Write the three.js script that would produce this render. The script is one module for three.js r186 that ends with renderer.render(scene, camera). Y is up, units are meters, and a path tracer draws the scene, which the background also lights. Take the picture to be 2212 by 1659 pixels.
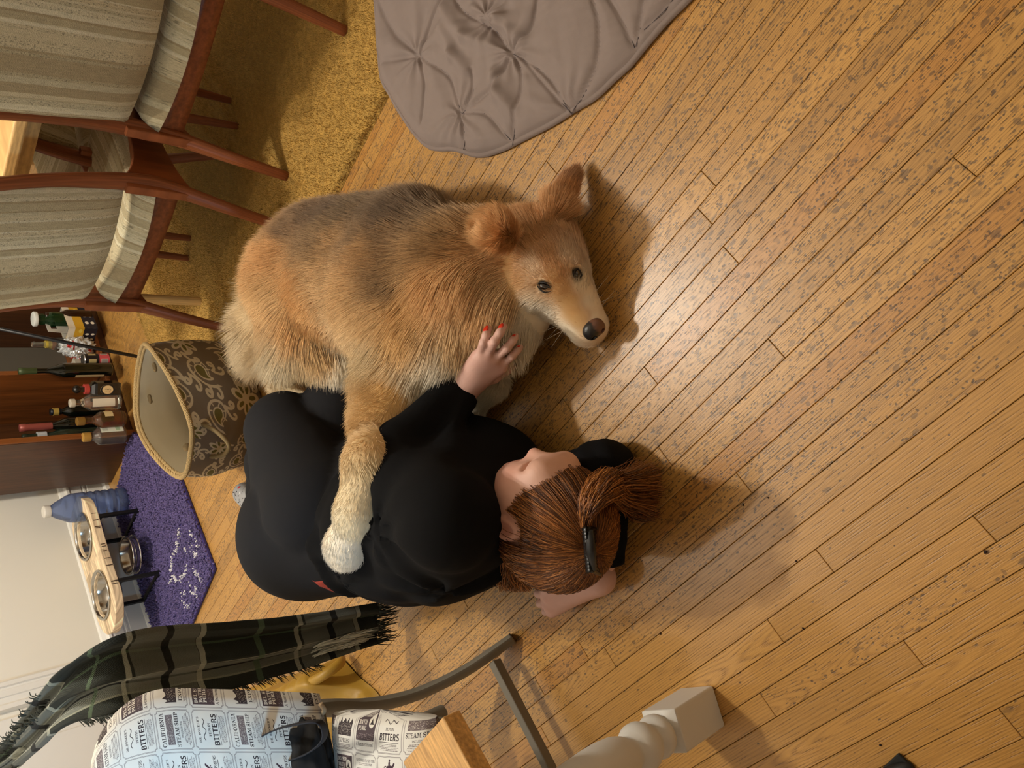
import * as THREE from 'three';
import { mergeGeometries, mergeVertices } from 'three/addons/utils/BufferGeometryUtils.js';
import { RoundedBoxGeometry } from 'three/addons/geometries/RoundedBoxGeometry.js';
import { RectAreaLightUniformsLib } from 'three/addons/lights/RectAreaLightUniformsLib.js';
import { ImprovedNoise } from 'three/addons/math/ImprovedNoise.js';

// ---------------------------------------------------------------- camera
const V3 = (x, y, z) => new THREE.Vector3(x, y, z);
const FOCAL = 1664, PITCH = 46.05 * Math.PI / 180, ROLL = -2.819 * Math.PI / 180, EYE = V3(0, 1.0667, 0);
const FWD = V3(0, -Math.sin(PITCH), -Math.cos(PITCH));
const RT0 = V3(1, 0, 0), UP0 = V3(0, Math.cos(PITCH), -Math.sin(PITCH));
const RGT = RT0.clone().multiplyScalar(Math.cos(ROLL)).addScaledVector(UP0, Math.sin(ROLL));
const UPV = UP0.clone().multiplyScalar(Math.cos(ROLL)).addScaledVector(RT0, -Math.sin(ROLL));
const scene = new THREE.Scene();
const camera = new THREE.PerspectiveCamera(2 * Math.atan(829.5 / FOCAL) * 180 / Math.PI, 2212 / 1659, 0.05, 60);
camera.position.copy(EYE);
// the phone was held upright and the picture is stored lying on its side, so world up points to the left of the frame
camera.quaternion.setFromRotationMatrix(new THREE.Matrix4().makeBasis(UPV.clone().negate(), RGT, FWD.clone().negate()));
camera.updateMatrixWorld(true);
const renderer = new THREE.WebGLRenderer();
renderer.toneMapping = THREE.LinearToneMapping;
renderer.toneMappingExposure = 0.93;
renderer.shadowMap.enabled = true;
scene.background = new THREE.Color(0x000000);

// ---------------------------------------------------------------- lights of the room
RectAreaLightUniformsLib.init();
const WARM = new THREE.Color().setRGB(1.0, 0.93, 0.81);
const COOL = new THREE.Color().setRGB(0.38, 0.7, 1.0);
function pointLight(pos, cd, radius, color) {
  const l = new THREE.PointLight(color, cd, 0, 2); l.position.copy(pos);
  l.castShadow = true; l.shadow.radius = radius / 0.02; l.shadow.mapSize.set(1024, 1024); l.shadow.bias = -0.002;
  return l;
}

// ---------------------------------------------------------------- helpers
function rng(seed) { let a = seed >>> 0; return () => { a = (a + 0x6D2B79F5) | 0; let t = Math.imul(a ^ (a >>> 15), 1 | a); t = (t + Math.imul(t ^ (t >>> 7), 61 | t)) ^ t; return ((t ^ (t >>> 14)) >>> 0) / 4294967296; }; }
const PN = new ImprovedNoise();
const nz = (x, y, z = 0) => PN.noise(x, y, z);
const fbm = (x, y, z = 0, o = 3) => { let s = 0, a = 0.5; for (let i = 0; i < o; i++) { s += a * nz(x, y, z + i * 7.3); x *= 2.03; y *= 2.03; z *= 2.03; a *= 0.5; } return s; };
const clamp = (x, a, b) => x < a ? a : x > b ? b : x;
const mix = (a, b, t) => a + (b - a) * t;
const sstep = (a, b, x) => { const t = clamp((x - a) / (b - a), 0, 1); return t * t * (3 - 2 * t); };
// a point of the place: the ray through a pixel of the photograph, met at height y above the floor
function P(px, py, y = 0) {
  const d = FWD.clone().multiplyScalar(FOCAL).addScaledVector(RGT, 829.5 - py).addScaledVector(UPV, 1106 - px);
  return EYE.clone().addScaledVector(d, (y - EYE.y) / d.y);
}
function project(p) { const d = p.clone().sub(EYE), w = d.dot(FWD); return [1106 - FOCAL * d.dot(UPV) / w, 829.5 - FOCAL * d.dot(RGT) / w, w]; }
// the room stands turned against the camera: X runs along the back wall, Z along the floor boards
const TH = 39.33 * Math.PI / 180, CX = Math.cos(TH), SX = Math.sin(TH);
const W = (X, y, Z) => V3(CX * X + SX * Z, y, -SX * X + CX * Z);
const toRoom = p => V3(CX * p.x - SX * p.z, p.y, SX * p.x + CX * p.z);

const names = {};
function numbered(n) { const k = names[n] = (names[n] ?? -1) + 1; return k ? n + '_' + String(k).padStart(3, '0') : n; }
function shade(o) { o.traverse(c => { if (c.isMesh) { c.castShadow = true; c.receiveShadow = true; } }); return o; }
function thing(name, label, category, pos = V3(0, 0, 0), turn = 0, group) {
  const o = new THREE.Group(); o.name = numbered(name); o.position.copy(pos); o.rotation.y = turn; o.userData = { label, category };
  if (group) o.userData.group = group; scene.add(o); return o;
}
function part(name, geo, mat, parent, label) {
  const m = new THREE.Mesh(Array.isArray(geo) ? join(geo) : geo, mat); m.name = name; m.castShadow = m.receiveShadow = true;
  if (label) m.userData.label = label; if (parent) parent.add(m); return m;
}
function single(name, label, category, geo, mat, pos = V3(0, 0, 0), turn = 0, group) {
  const m = part(numbered(name), geo, mat); m.position.copy(pos); m.rotation.y = turn; m.userData = { label, category };
  if (group) m.userData.group = group; scene.add(m); return m;
}
function struct(name, geo, mat, pos = V3(0, 0, 0), turn = 0) {
  const m = part(name, geo, mat); m.position.copy(pos); m.rotation.y = turn; m.userData.kind = 'structure'; scene.add(m); return m;
}
function join(gs) {
  const anyC = gs.some(g => g.attributes.color);
  const out = gs.map(g0 => {
    let g = g0.index ? g0.toNonIndexed() : g0;
    for (const k of Object.keys(g.attributes)) if (!['position', 'normal', 'uv', 'color'].includes(k)) g.deleteAttribute(k);
    const n = g.attributes.position.count;
    if (!g.attributes.uv) g.setAttribute('uv', new THREE.BufferAttribute(new Float32Array(n * 2), 2));
    if (!g.attributes.normal) g.computeVertexNormals();
    if (anyC && !g.attributes.color) g.setAttribute('color', new THREE.BufferAttribute(new Float32Array(n * 3).fill(1), 3));
    return g;
  });
  return mergeGeometries(out);
}
const mat = (hex, rough = 0.7, o = {}) => new THREE.MeshStandardMaterial({ color: hex, roughness: rough, ...o });
const phys = (hex, rough = 0.5, o = {}) => new THREE.MeshPhysicalMaterial({ color: hex, roughness: rough, ...o });
function boxAt(w, h, d, x, y, z, r = 0.003) { const g = r > 0 ? new RoundedBoxGeometry(w, h, d, 2, Math.min(r, w / 2.01, h / 2.01, d / 2.01)) : new THREE.BoxGeometry(w, h, d); g.translate(x, y, z); return g; }
// a swept tube with its own radius at every point; sides = cross-section count, flat = height/width ratio
function sweep(pts, radii, sides = 10, seg = 40, closedEnds = true, flat = 1, upHint = V3(0, 1, 0)) {
  const curve = new THREE.CatmullRomCurve3(pts, false, 'centripetal');
  const pos = [], uv = [], idx = []; const n = seg;
  for (let i = 0; i <= n; i++) {
    const t = i / n, p = curve.getPoint(t), tan = curve.getTangent(t).normalize();
    let s = new THREE.Vector3().crossVectors(tan, upHint); if (s.lengthSq() < 1e-6) s.set(1, 0, 0); s.normalize();
    const u = new THREE.Vector3().crossVectors(s, tan).normalize();
    const f = t * (radii.length - 1), k = Math.min(Math.floor(f), radii.length - 2), r = mix(radii[k], radii[k + 1], f - k);
    for (let j = 0; j <= sides; j++) {
      const a = j / sides * Math.PI * 2, q = p.clone().addScaledVector(s, Math.cos(a) * r).addScaledVector(u, Math.sin(a) * r * flat);
      pos.push(q.x, q.y, q.z); uv.push(j / sides, t);
    }
  }
  const m = sides + 1;
  for (let i = 0; i < n; i++) for (let j = 0; j < sides; j++) { const a = i * m + j, b = a + m; idx.push(a, a + 1, b, b, a + 1, b + 1); }
  if (closedEnds) for (const [row, flip] of [[0, 1], [n, 0]]) {
    const c = curve.getPoint(row / n); const ci = pos.length / 3; pos.push(c.x, c.y, c.z); uv.push(0, row / n);
    for (let j = 0; j < sides; j++) { const a = row * m + j; flip ? idx.push(ci, a + 1, a) : idx.push(ci, a, a + 1); }
  }
  const g = new THREE.BufferGeometry();
  g.setAttribute('position', new THREE.Float32BufferAttribute(pos, 3)); g.setAttribute('uv', new THREE.Float32BufferAttribute(uv, 2)); g.setIndex(idx);
  g.computeVertexNormals(); return g;
}
// parametric sheet: f(u, v) -> Vector3, optional thickness by a second side
function sheet(f, nu, nv, thick = 0) {
  const pos = [], uv = [], idx = [];
  for (let i = 0; i <= nu; i++) for (let j = 0; j <= nv; j++) { const p = f(i / nu, j / nv); pos.push(p.x, p.y, p.z); uv.push(i / nu, j / nv); }
  const m = nv + 1;
  for (let i = 0; i < nu; i++) for (let j = 0; j < nv; j++) { const a = i * m + j, b = a + m; idx.push(a, a + 1, b, b, a + 1, b + 1); }
  let g = new THREE.BufferGeometry();
  g.setAttribute('position', new THREE.Float32BufferAttribute(pos, 3)); g.setAttribute('uv', new THREE.Float32BufferAttribute(uv, 2)); g.setIndex(idx); g.computeVertexNormals();
  if (!thick) return g;
  const N = g.attributes.normal, c = pos.length / 3, p2 = pos.slice(), uv2 = uv.slice(), id2 = idx.slice();
  for (let i = 0; i < c; i++) { p2.push(pos[3 * i] - N.getX(i) * thick, pos[3 * i + 1] - N.getY(i) * thick, pos[3 * i + 2] - N.getZ(i) * thick); uv2.push(uv[2 * i], uv[2 * i + 1]); }
  for (let i = 0; i < idx.length; i += 3) id2.push(idx[i] + c, idx[i + 2] + c, idx[i + 1] + c);
  const rim = []; for (let j = 0; j < nv; j++) rim.push([j, j + 1]); for (let i = 0; i < nu; i++) rim.push([i * m + nv, (i + 1) * m + nv]); for (let j = nv; j > 0; j--) rim.push([nu * m + j, nu * m + j - 1]); for (let i = nu; i > 0; i--) rim.push([i * m, (i - 1) * m]);
  for (const [a, b] of rim) id2.push(a, a + c, b, b, a + c, b + c);
  g = new THREE.BufferGeometry(); g.setAttribute('position', new THREE.Float32BufferAttribute(p2, 3)); g.setAttribute('uv', new THREE.Float32BufferAttribute(uv2, 2)); g.setIndex(id2); g.computeVertexNormals(); return g;
}
function lathe(pts, seg = 32) { return new THREE.LatheGeometry(pts.map(([r, y]) => new THREE.Vector2(r, y)), seg); }
function tintGeo(g, fn) { const p = g.attributes.position, c = new Float32Array(p.count * 3), v = V3(); for (let i = 0; i < p.count; i++) { v.fromBufferAttribute(p, i); const k = fn(v, i); c[3 * i] = k[0]; c[3 * i + 1] = k[1]; c[3 * i + 2] = k[2]; } g.setAttribute('color', new THREE.BufferAttribute(c, 3)); return g; }
const s2l = c => c <= 0.04045 ? c / 12.92 : Math.pow((c + 0.055) / 1.055, 2.4);
const lin = (r, g, b) => [s2l(r / 255), s2l(g / 255), s2l(b / 255)];
function dataTex(w, h, fn, srgb = true, repeat = true) {
  const d = new Uint8Array(w * h * 4);
  for (let y = 0; y < h; y++) for (let x = 0; x < w; x++) { const c = fn(x, y), i = 4 * (y * w + x); d[i] = clamp(c[0], 0, 255); d[i + 1] = clamp(c[1], 0, 255); d[i + 2] = clamp(c[2], 0, 255); d[i + 3] = 255; }
  const t = new THREE.DataTexture(d, w, h, THREE.RGBAFormat); t.magFilter = THREE.LinearFilter; t.minFilter = THREE.LinearMipmapLinearFilter; t.generateMipmaps = true;
  if (repeat) t.wrapS = t.wrapT = THREE.RepeatWrapping; if (srgb) t.colorSpace = THREE.SRGBColorSpace; t.needsUpdate = true; return t;
}
function canvasTex(w, h, draw) {
  const c = document.createElement('canvas'); c.width = w; c.height = h; draw(c.getContext('2d'), w, h);
  const t = new THREE.CanvasTexture(c); t.colorSpace = THREE.SRGBColorSpace; t.wrapS = t.wrapT = THREE.RepeatWrapping; t.anisotropy = 8; return t;
}
// ---- distance-field modelling
const sminK = (a, b, k) => { const h = Math.max(k - Math.abs(a - b), 0) / k; return Math.min(a, b) - h * h * k * 0.25; };
function bone(a, b, ra, rb) {                                     // tapered capsule
  const abx = b.x - a.x, aby = b.y - a.y, abz = b.z - a.z, L = abx * abx + aby * aby + abz * abz || 1e-9;
  return (x, y, z) => { const px = x - a.x, py = y - a.y, pz = z - a.z; let t = (px * abx + py * aby + pz * abz) / L; t = t < 0 ? 0 : t > 1 ? 1 : t; const dx = px - abx * t, dy = py - aby * t, dz = pz - abz * t; return Math.sqrt(dx * dx + dy * dy + dz * dz) - (ra + (rb - ra) * t); };
}
function ellip(c, ex, ey, r) {                                    // ellipsoid: axis ex (r.x), ey (r.y), ex x ey (r.z)
  const X = ex.clone().normalize(), Y = ey.clone().addScaledVector(X, -ey.dot(X)).normalize(), Z = new THREE.Vector3().crossVectors(X, Y);
  return (x, y, z) => { const px = x - c.x, py = y - c.y, pz = z - c.z; const a = (px * X.x + py * X.y + pz * X.z) / r[0], b = (px * Y.x + py * Y.y + pz * Y.z) / r[1], d = (px * Z.x + py * Z.y + pz * Z.z) / r[2];
    const k0 = Math.sqrt(a * a + b * b + d * d), k1 = Math.sqrt(a * a / (r[0] * r[0]) + b * b / (r[1] * r[1]) + d * d / (r[2] * r[2])) || 1e-6; return k0 * (k0 - 1) / k1; };
}
// where the ray through a pixel first meets a distance field
function hit(px, py, f, far = 2.6) { const d = P(px, py, 0).sub(EYE).normalize(), p = V3(); for (let t = 0.4; t < far;) { p.copy(EYE).addScaledVector(d, t); const e = f(p.x, p.y, p.z); if (e < 0.0006) return p.clone(); t += Math.max(0.0008, e * 0.6); } return P(px, py, 0.05); }
function blend(list, k) { return (x, y, z) => { let d = list[0](x, y, z); for (let i = 1; i < list.length; i++) { const e = list[i](x, y, z); d = e - d > k ? d : sminK(d, e, k); } return d; }; }
function surfaceNet(min, max, cell, f) {
  const nx = Math.ceil((max.x - min.x) / cell) + 1, ny = Math.ceil((max.y - min.y) / cell) + 1, nzz = Math.ceil((max.z - min.z) / cell) + 1;
  const F = new Float32Array(nx * ny * nzz); let q = 0;
  for (let k = 0; k < nzz; k++) for (let j = 0; j < ny; j++) for (let i = 0; i < nx; i++) F[q++] = f(min.x + i * cell, min.y + j * cell, min.z + k * cell);
  const id = new Int32Array(nx * ny * nzz).fill(-1), pos = [], idx = []; const sx = 1, sy = nx, sz = nx * ny;
  const E = [[0, 1], [2, 3], [4, 5], [6, 7], [0, 2], [1, 3], [4, 6], [5, 7], [0, 4], [1, 5], [2, 6], [3, 7]], C = [];
  for (let c = 0; c < 8; c++) C.push([c & 1, (c >> 1) & 1, c >> 2]);
  for (let k = 0; k < nzz - 1; k++) for (let j = 0; j < ny - 1; j++) for (let i = 0; i < nx - 1; i++) {
    const o = i + j * sy + k * sz; let m = 0; const v = [];
    for (let c = 0; c < 8; c++) { const d = F[o + C[c][0] + C[c][1] * sy + C[c][2] * sz]; v.push(d); if (d < 0) m |= 1 << c; }
    if (m === 0 || m === 255) continue;
    let X = 0, Y = 0, Z = 0, n = 0;
    for (const [a, b] of E) { const da = v[a], db = v[b]; if ((da < 0) === (db < 0)) continue; const t = da / (da - db); X += mix(C[a][0], C[b][0], t); Y += mix(C[a][1], C[b][1], t); Z += mix(C[a][2], C[b][2], t); n++; }
    id[o] = pos.length / 3; pos.push(min.x + (i + X / n) * cell, min.y + (j + Y / n) * cell, min.z + (k + Z / n) * cell);
  }
  const quad = (a, b, c, d, fl) => { if (a < 0 || b < 0 || c < 0 || d < 0) return; fl ? idx.push(a, b, c, c, b, d) : idx.push(a, c, b, c, d, b); };
  for (let k = 1; k < nzz - 1; k++) for (let j = 1; j < ny - 1; j++) for (let i = 1; i < nx - 1; i++) {
    const o = i + j * sy + k * sz, s = F[o] < 0;
    if (s !== (F[o + 1] < 0)) quad(id[o - sy - sz], id[o - sz], id[o - sy], id[o], !s);
    if (s !== (F[o + sy] < 0)) quad(id[o - 1 - sz], id[o - 1], id[o - sz], id[o], !s);
    if (s !== (F[o + sz] < 0)) quad(id[o - 1 - sy], id[o - sy], id[o - 1], id[o], !s);
  }
  const g = new THREE.BufferGeometry(); g.setAttribute('position', new THREE.Float32BufferAttribute(pos, 3)); g.setIndex(idx); g.computeVertexNormals();
  // orient outwards
  const p = g.attributes.position, N = g.attributes.normal; let s = 0; const e = cell * 0.5;
  for (let i = 0; i < p.count; i += 17) s += f(p.getX(i) + N.getX(i) * e, p.getY(i) + N.getY(i) * e, p.getZ(i) + N.getZ(i) * e) - f(p.getX(i) - N.getX(i) * e, p.getY(i) - N.getY(i) * e, p.getZ(i) - N.getZ(i) * e);
  if (s < 0) { const a = g.index.array; for (let i = 0; i < a.length; i += 3) { const t = a[i + 1]; a[i + 1] = a[i + 2]; a[i + 2] = t; } g.computeVertexNormals(); }
  return g;
}
// ---------------------------------------------------------------- room shell
const wallTex = dataTex(256, 256, (x, y) => { const v = 128 + 60 * fbm(x / 6, y / 6, 3, 3); return [v, v, v]; }, false);
const wallMat = mat(0xe9e2d4, 0.75, { bumpMap: wallTex, bumpScale: 0.0006 });
const trimMat = mat(0xe8e4dc, 0.45);
const Hc = 2.45, X0 = -1.7, X1 = 4.3, Z0 = -2.739, Z1 = 2.3;
{
  const t = 0.12, cx = (X0 + X1) / 2, cz = (Z0 + Z1) / 2, lx = X1 - X0, lz = Z1 - Z0;
  struct('wall_back', new THREE.BoxGeometry(lx + 2 * t, Hc, t), wallMat, W(cx, Hc / 2, Z0 - t / 2), TH);
  struct('wall_front', new THREE.BoxGeometry(lx + 2 * t, Hc, t), wallMat, W(cx, Hc / 2, Z1 + t / 2), TH);
  struct('wall_left', new THREE.BoxGeometry(t, Hc, lz), wallMat, W(X0 - t / 2, Hc / 2, cz), TH);
  struct('wall_right', new THREE.BoxGeometry(t, Hc, lz), wallMat, W(X1 + t / 2, Hc / 2, cz), TH);
  struct('ceiling', new THREE.BoxGeometry(lx + 2 * t, t, lz + 2 * t), mat(0xeeeae0, 0.9), W(cx, Hc + t / 2, cz), TH);
}
function profile(shape, len) { const s = new THREE.Shape(); shape.forEach(([x, y], i) => i ? s.lineTo(x, y) : s.moveTo(x, y)); return new THREE.ExtrudeGeometry(s, { depth: len, bevelEnabled: false }); }
// baseboard along the back wall: tall moulded board with a shoe strip
const baseShape = [[0, 0], [0.024, 0], [0.024, 0.012], [0.018, 0.02], [0.015, 0.022], [0.015, 0.075], [0.012, 0.077], [0.012, 0.082], [0.015, 0.084], [0.015, 0.09], [0.012, 0.092], [0.012, 0.097], [0.015, 0.099], [0.015, 0.135], [0.021, 0.142], [0.021, 0.15], [0.013, 0.158], [0.007, 0.17], [0, 0.174]];
{
  const g = profile(baseShape, X1 - 1.14); g.rotateY(Math.PI / 2); // extrude along +X, profile x -> -Z; turned round below
  g.scale(1, 1, -1); const ix = g.index; if (ix) { } else { const p = g.attributes.position.array, n = p.length; for (let i = 0; i < n; i += 9) for (let k = 0; k < 3; k++) { const t = p[i + 3 + k]; p[i + 3 + k] = p[i + 6 + k]; p[i + 6 + k] = t; } } g.computeVertexNormals();
  struct('baseboard_back', g, trimMat, W(1.14, 0, Z0), TH);
}
// door casing left of the baseboard, with the door leaf behind it
{
  const sh = [[0, 0], [0, 0.014], [0.006, 0.02], [0.018, 0.02], [0.021, 0.013], [0.028, 0.013], [0.03, 0.017], [0.05, 0.017], [0.052, 0.012], [0.075, 0.012], [0.078, 0.022], [0.092, 0.022], [0.094, 0]];
  const g = profile(sh.map(([x, z]) => [-x, -z]), 2.1); g.rotateX(-Math.PI / 2);
  struct('trim_1', g, trimMat, W(1.14, 0, Z0), TH);
  const d = struct('door_1', [boxAt(0.8, 2.06, 0.03, 0, 1.03, 0, 0.002)], mat(0xe6e2da, 0.4), W(0.62, 0, Z0 - 0.0), TH);
  for (const [x, y, w, h] of [[-0.19, 1.5, 0.24, 0.9], [0.19, 1.5, 0.24, 0.9], [-0.19, 0.5, 0.24, 0.7], [0.19, 0.5, 0.24, 0.7]]) part('door_panel', boxAt(w, h, 0.012, x, y, 0.016, 0.005), mat(0xe6e2da, 0.4), d);
  part('door_knob', [new THREE.SphereGeometry(0.026, 20, 14).translate(-0.35, 0.95, 0.06), new THREE.CylinderGeometry(0.01, 0.01, 0.05, 12).rotateX(Math.PI / 2).translate(-0.35, 0.95, 0.035)], mat(0x9a7a45, 0.3, { metalness: 1 }), d);
}
// ---------------------------------------------------------------- oak strip floor
const BW = 0.0381, BOFF = 1.603;                                  // board width, offset of the first seam
const RW = 2048, RH = 128, ROWS = 16;
const oakRows = []; {
  const r = rng(5);
  for (let i = 0; i < ROWS; i++) oakRows.push({ ox: r() * 100, cath: r() < 0.45, c: 0.2 + r() * 0.6, k: 5 + r() * 7, wear: i < 5 ? 0.01 : i < 10 ? 0.2 : 0.5, tone: r() });
}
const oakCol = new Uint8Array(RW * RH * ROWS * 4), oakBump = new Uint8Array(RW * RH * ROWS * 4);
{
  const r = rng(77);
  for (let row = 0; row < ROWS; row++) {
    const R = oakRows[row], fleck = new Float32Array(RW * RH);
    const nf = Math.floor(R.wear * 2600);
    for (let i = 0; i < nf; i++) {                                 // worn-through flecks, long along the grain
      const cl = nz(i * 0.05 + R.ox, row * 3.1) > -0.05 ? 1 : 0.5; if (r() > cl) continue;
      const big = r() < 0.06, cx = r() * RW, cy = r() * RH, L = big ? 4 + r() * 9 : 1.3 + r() * 3.6, w = big ? 5 + r() * 8 : 2 + r() * 3.6, s = big ? 0.25 + r() * 0.4 : 0.45 + r() * 0.55, sl = (r() - 0.5) * 0.5;
      for (let y = Math.max(0, cy - w * 1.6 | 0); y < Math.min(RH, cy + w * 1.6); y++) for (let x = cx - L * 1.4 | 0; x < cx + L * 1.4; x++) {
        const dx = (x - cx) / L, dy = (y - cy - sl * (x - cx)) / w, d = dx * dx + dy * dy + 0.8 * nz(x * 0.13, y * 0.2, i); if (d < 1) { const q = y * RW + ((x % RW) + RW) % RW; fleck[q] = Math.max(fleck[q], s * Math.min(1, (1 - d) * 2.5)); }
      }
    }
    for (let y = 0; y < RH; y++) for (let x = 0; x < RW; x++) {
      const u = x / RW * 1.36, v = y / RH;                          // u in metres
      const warp = 0.16 * nz(u * 3.2 + R.ox, v * 1.2, row);
      let t;
      if (R.cath) { const uu = ((u + R.ox) % 0.68) - 0.34; t = R.k * 0.9 * Math.sqrt((v - R.c) * (v - R.c) * 1.4 + uu * uu * 5.2 + 0.02) * 1.7 + warp * 6; } else t = R.k * (v + warp + u * 0.25);
      const band = Math.pow(0.5 + 0.5 * Math.sin(6.2832 * t), 3);
      const pore = sstep(0.02, 0.42, nz(u * 30 + R.ox * 3, v * 30, row * 2.7) * 0.75 + 0.35 * nz(u * 90, v * 60, row * 3.1)) * (0.35 + 0.65 * band);
      const fine = nz(u * 60, v * 70, row + 9) * 0.5 + nz(u * 14 + 3, v * 22, row + 40) * 0.6;
      const f = fleck[y * RW + x], patch = R.wear * sstep(0.12, 0.42, nz(u * 5 + R.ox * 2, v * 1.5, row + 20)) * 0.34 * (0.4 + pore);
      let d = 1.03 - 0.1 * band - (0.2 + 0.42 * R.wear) * pore + 0.06 * fine;
      let cr = 188 * d, cg = 141 * Math.pow(d, 1.12), cb = 73 * Math.pow(d, 1.3);
      const k = clamp(f * 0.85 + patch, 0, 0.92), hue = 0.5 + 0.5 * nz(u * 9, v * 3, row + 60);
      cr = mix(cr, mix(80, 98, hue), k); cg = mix(cg, mix(60, 78, hue), k); cb = mix(cb, mix(42, 60, hue), k);
      const i = 4 * ((row * RH + y) * RW + x);
      oakCol[i] = cr; oakCol[i + 1] = cg; oakCol[i + 2] = cb; oakCol[i + 3] = 255;
      const hgt = clamp(190 - 100 * pore - 25 * band - 60 * f + 20 * fine, 0, 255); oakBump[i] = oakBump[i + 1] = oakBump[i + 2] = hgt; oakBump[i + 3] = 255;
    }
  }
}
function rawTex(d, w, h, srgb) { const t = new THREE.DataTexture(d, w, h, THREE.RGBAFormat); t.magFilter = THREE.LinearFilter; t.minFilter = THREE.LinearMipmapLinearFilter; t.generateMipmaps = true; t.wrapS = THREE.RepeatWrapping; t.wrapT = THREE.RepeatWrapping; t.anisotropy = 8; if (srgb) t.colorSpace = THREE.SRGBColorSpace; t.needsUpdate = true; return t; }
const oakMap = rawTex(oakCol, RW, RH * ROWS, true), oakBumpMap = rawTex(oakBump, RW, RH * ROWS, false);
const floorMat = phys(0xffffff, 0.4, { clearcoat: 0.45, clearcoatRoughness: 0.3, map: oakMap, bumpMap: oakBumpMap, bumpScale: 0.0006, vertexColors: true, specularIntensity: 0.9 });
// joints that the photograph shows: pixel of each butt joint
const seenJoints = [[1530, 385], [1607, 1043], [1436, 985], [1974, 1412], [1656, 1519], [2084, 360], [1406, 811], [1678, 753], [2128, 1143], [1782, 1212], [1255, 1395], [1317, 1418], [1172, 1494]];
const jointOf = {};
for (const [px, py] of seenJoints) { const q = toRoom(P(px, py)); const k = Math.floor(-q.x / BW - BOFF); (jointOf[k] ??= []).push(q.z); }
const floorRoot = struct('floor', new THREE.BoxGeometry(X1 - X0 + 0.24, 0.05, Z1 - Z0 + 0.24), mat(0x1d130a, 0.9), W((X0 + X1) / 2, -0.0445, (Z0 + Z1) / 2), TH);
{
  const r = rng(11), planks = [];
  const k0 = Math.floor(-X1 / BW - BOFF), k1 = Math.ceil(-X0 / BW - BOFF);
  for (let k = k0; k <= k1; k++) {
    const xa = Math.max(-(k + 1 + BOFF) * BW, X0), xb = Math.min(-(k + BOFF) * BW, X1); if (xb - xa < 0.004) continue;
    const js = (jointOf[k] || []).slice(); let z = Z0 + r() * 0.8;
    while (z < Z1) { if (!js.some(q => Math.abs(q - z) < 0.7) && z > Z0 + 0.1) js.push(z); z += 0.8 + r() * 1.3; }
    js.push(Z0, Z1); js.sort((a, b) => a - b);
    for (let i = 0; i + 1 < js.length; i++) { if (js[i + 1] - js[i] < 0.03) continue; planks.push({ k, xa, xb, za: js[i], zb: js[i + 1] }); }
  }
  const g0 = 0.0004, bev = 0.0007, top = 0, dep = 0.016;
  const plankGeo = p => {
    const wearHere = sstep(-4, -9, p.k) * (0.35 + 0.65 * sstep(-2.2, -1.5, (p.za + p.zb) / 2)) + 0.18 * sstep(0, 6, p.k);
    const pick = wearHere * 0.8 + (r() - 0.5) * 0.5; const set = pick < 0.22 ? 0 : pick < 0.5 ? 5 : 10, cnt = set === 10 ? 6 : 5;
    const row = set + Math.floor(r() * cnt), u0 = r() * 3, flip = r() < 0.5;
    const to = r(), warm = r();
    let tint = [0.9 + 0.14 * to, 0.885 + 0.14 * to, 0.86 + 0.16 * to]; if (warm < 0.12) tint = [0.94, 0.84, 0.72]; else if (warm > 0.88) tint = [1.08, 1.08, 1.08]; else if (warm > 0.8) tint = [0.86, 0.84, 0.84];
    const a = p.xa + g0, b = p.xb - g0, c = p.za + g0, d = p.zb - g0, P8 = [[a + bev, top, c + bev], [b - bev, top, c + bev], [b - bev, top, d - bev], [a + bev, top, d - bev], [a, top - bev, c], [b, top - bev, c], [b, top - bev, d], [a, top - bev, d], [a, -dep, c], [b, -dep, c], [b, -dep, d], [a, -dep, d]];
    const F = [[0, 3, 2, 1], [0, 1, 5, 4], [1, 2, 6, 5], [2, 3, 7, 6], [3, 0, 4, 7], [4, 5, 9, 8], [5, 6, 10, 9], [6, 7, 11, 10], [7, 4, 8, 11]];
    const pos = [], uv = [], col = [];
    for (const f of F) for (const q of [f[0], f[1], f[2], f[0], f[2], f[3]]) {
      const v = P8[q]; pos.push(...v); let vv = (v[0] - a) / BW; if (flip) vv = 1 - vv; vv = 0.03 + 0.94 * clamp(vv, 0, 1);
      uv.push(u0 + (v[2] - c) / 1.36, (row + vv) / ROWS); col.push(...tint);
    }
    const g = new THREE.BufferGeometry(); g.setAttribute('position', new THREE.Float32BufferAttribute(pos, 3)); g.setAttribute('uv', new THREE.Float32BufferAttribute(uv, 2)); g.setAttribute('color', new THREE.Float32BufferAttribute(col, 3)); g.computeVertexNormals(); return g;
  };
  for (const p of planks) {                                        // how large each plank shows in the photograph
    let s = 0; for (let i = 0; i < 8; i++) { const X = (p.xa + p.xb) / 2, Z = mix(p.za, p.zb, (i + 0.5) / 8); if (X > 1.37 && X < 2.42 && Z > -2) continue; const q = project(W(X, 0, Z)); if (q[2] > 0.05 && q[0] > 0 && q[0] < 2212 && q[1] > 0 && q[1] < 1659) s += (p.zb - p.za) / (q[2] * q[2]); }
    p.s = s;
  }
  planks.sort((a, b) => b.s - a.s);
  const rest = []; let n = 0;
  planks.forEach((p, i) => { const g = plankGeo(p); g.translate(-(X0 + X1) / 2, 0.0445, -(Z0 + Z1) / 2); if (i < 300 && p.s > 0) part(n++ ? 'plank_' + String(n - 1).padStart(3, '0') : 'plank', g, floorMat, floorRoot); else rest.push(g); });
  const o = part('far_planks', join(rest), floorMat, floorRoot); o.userData.kind = 'stuff';
}
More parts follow.
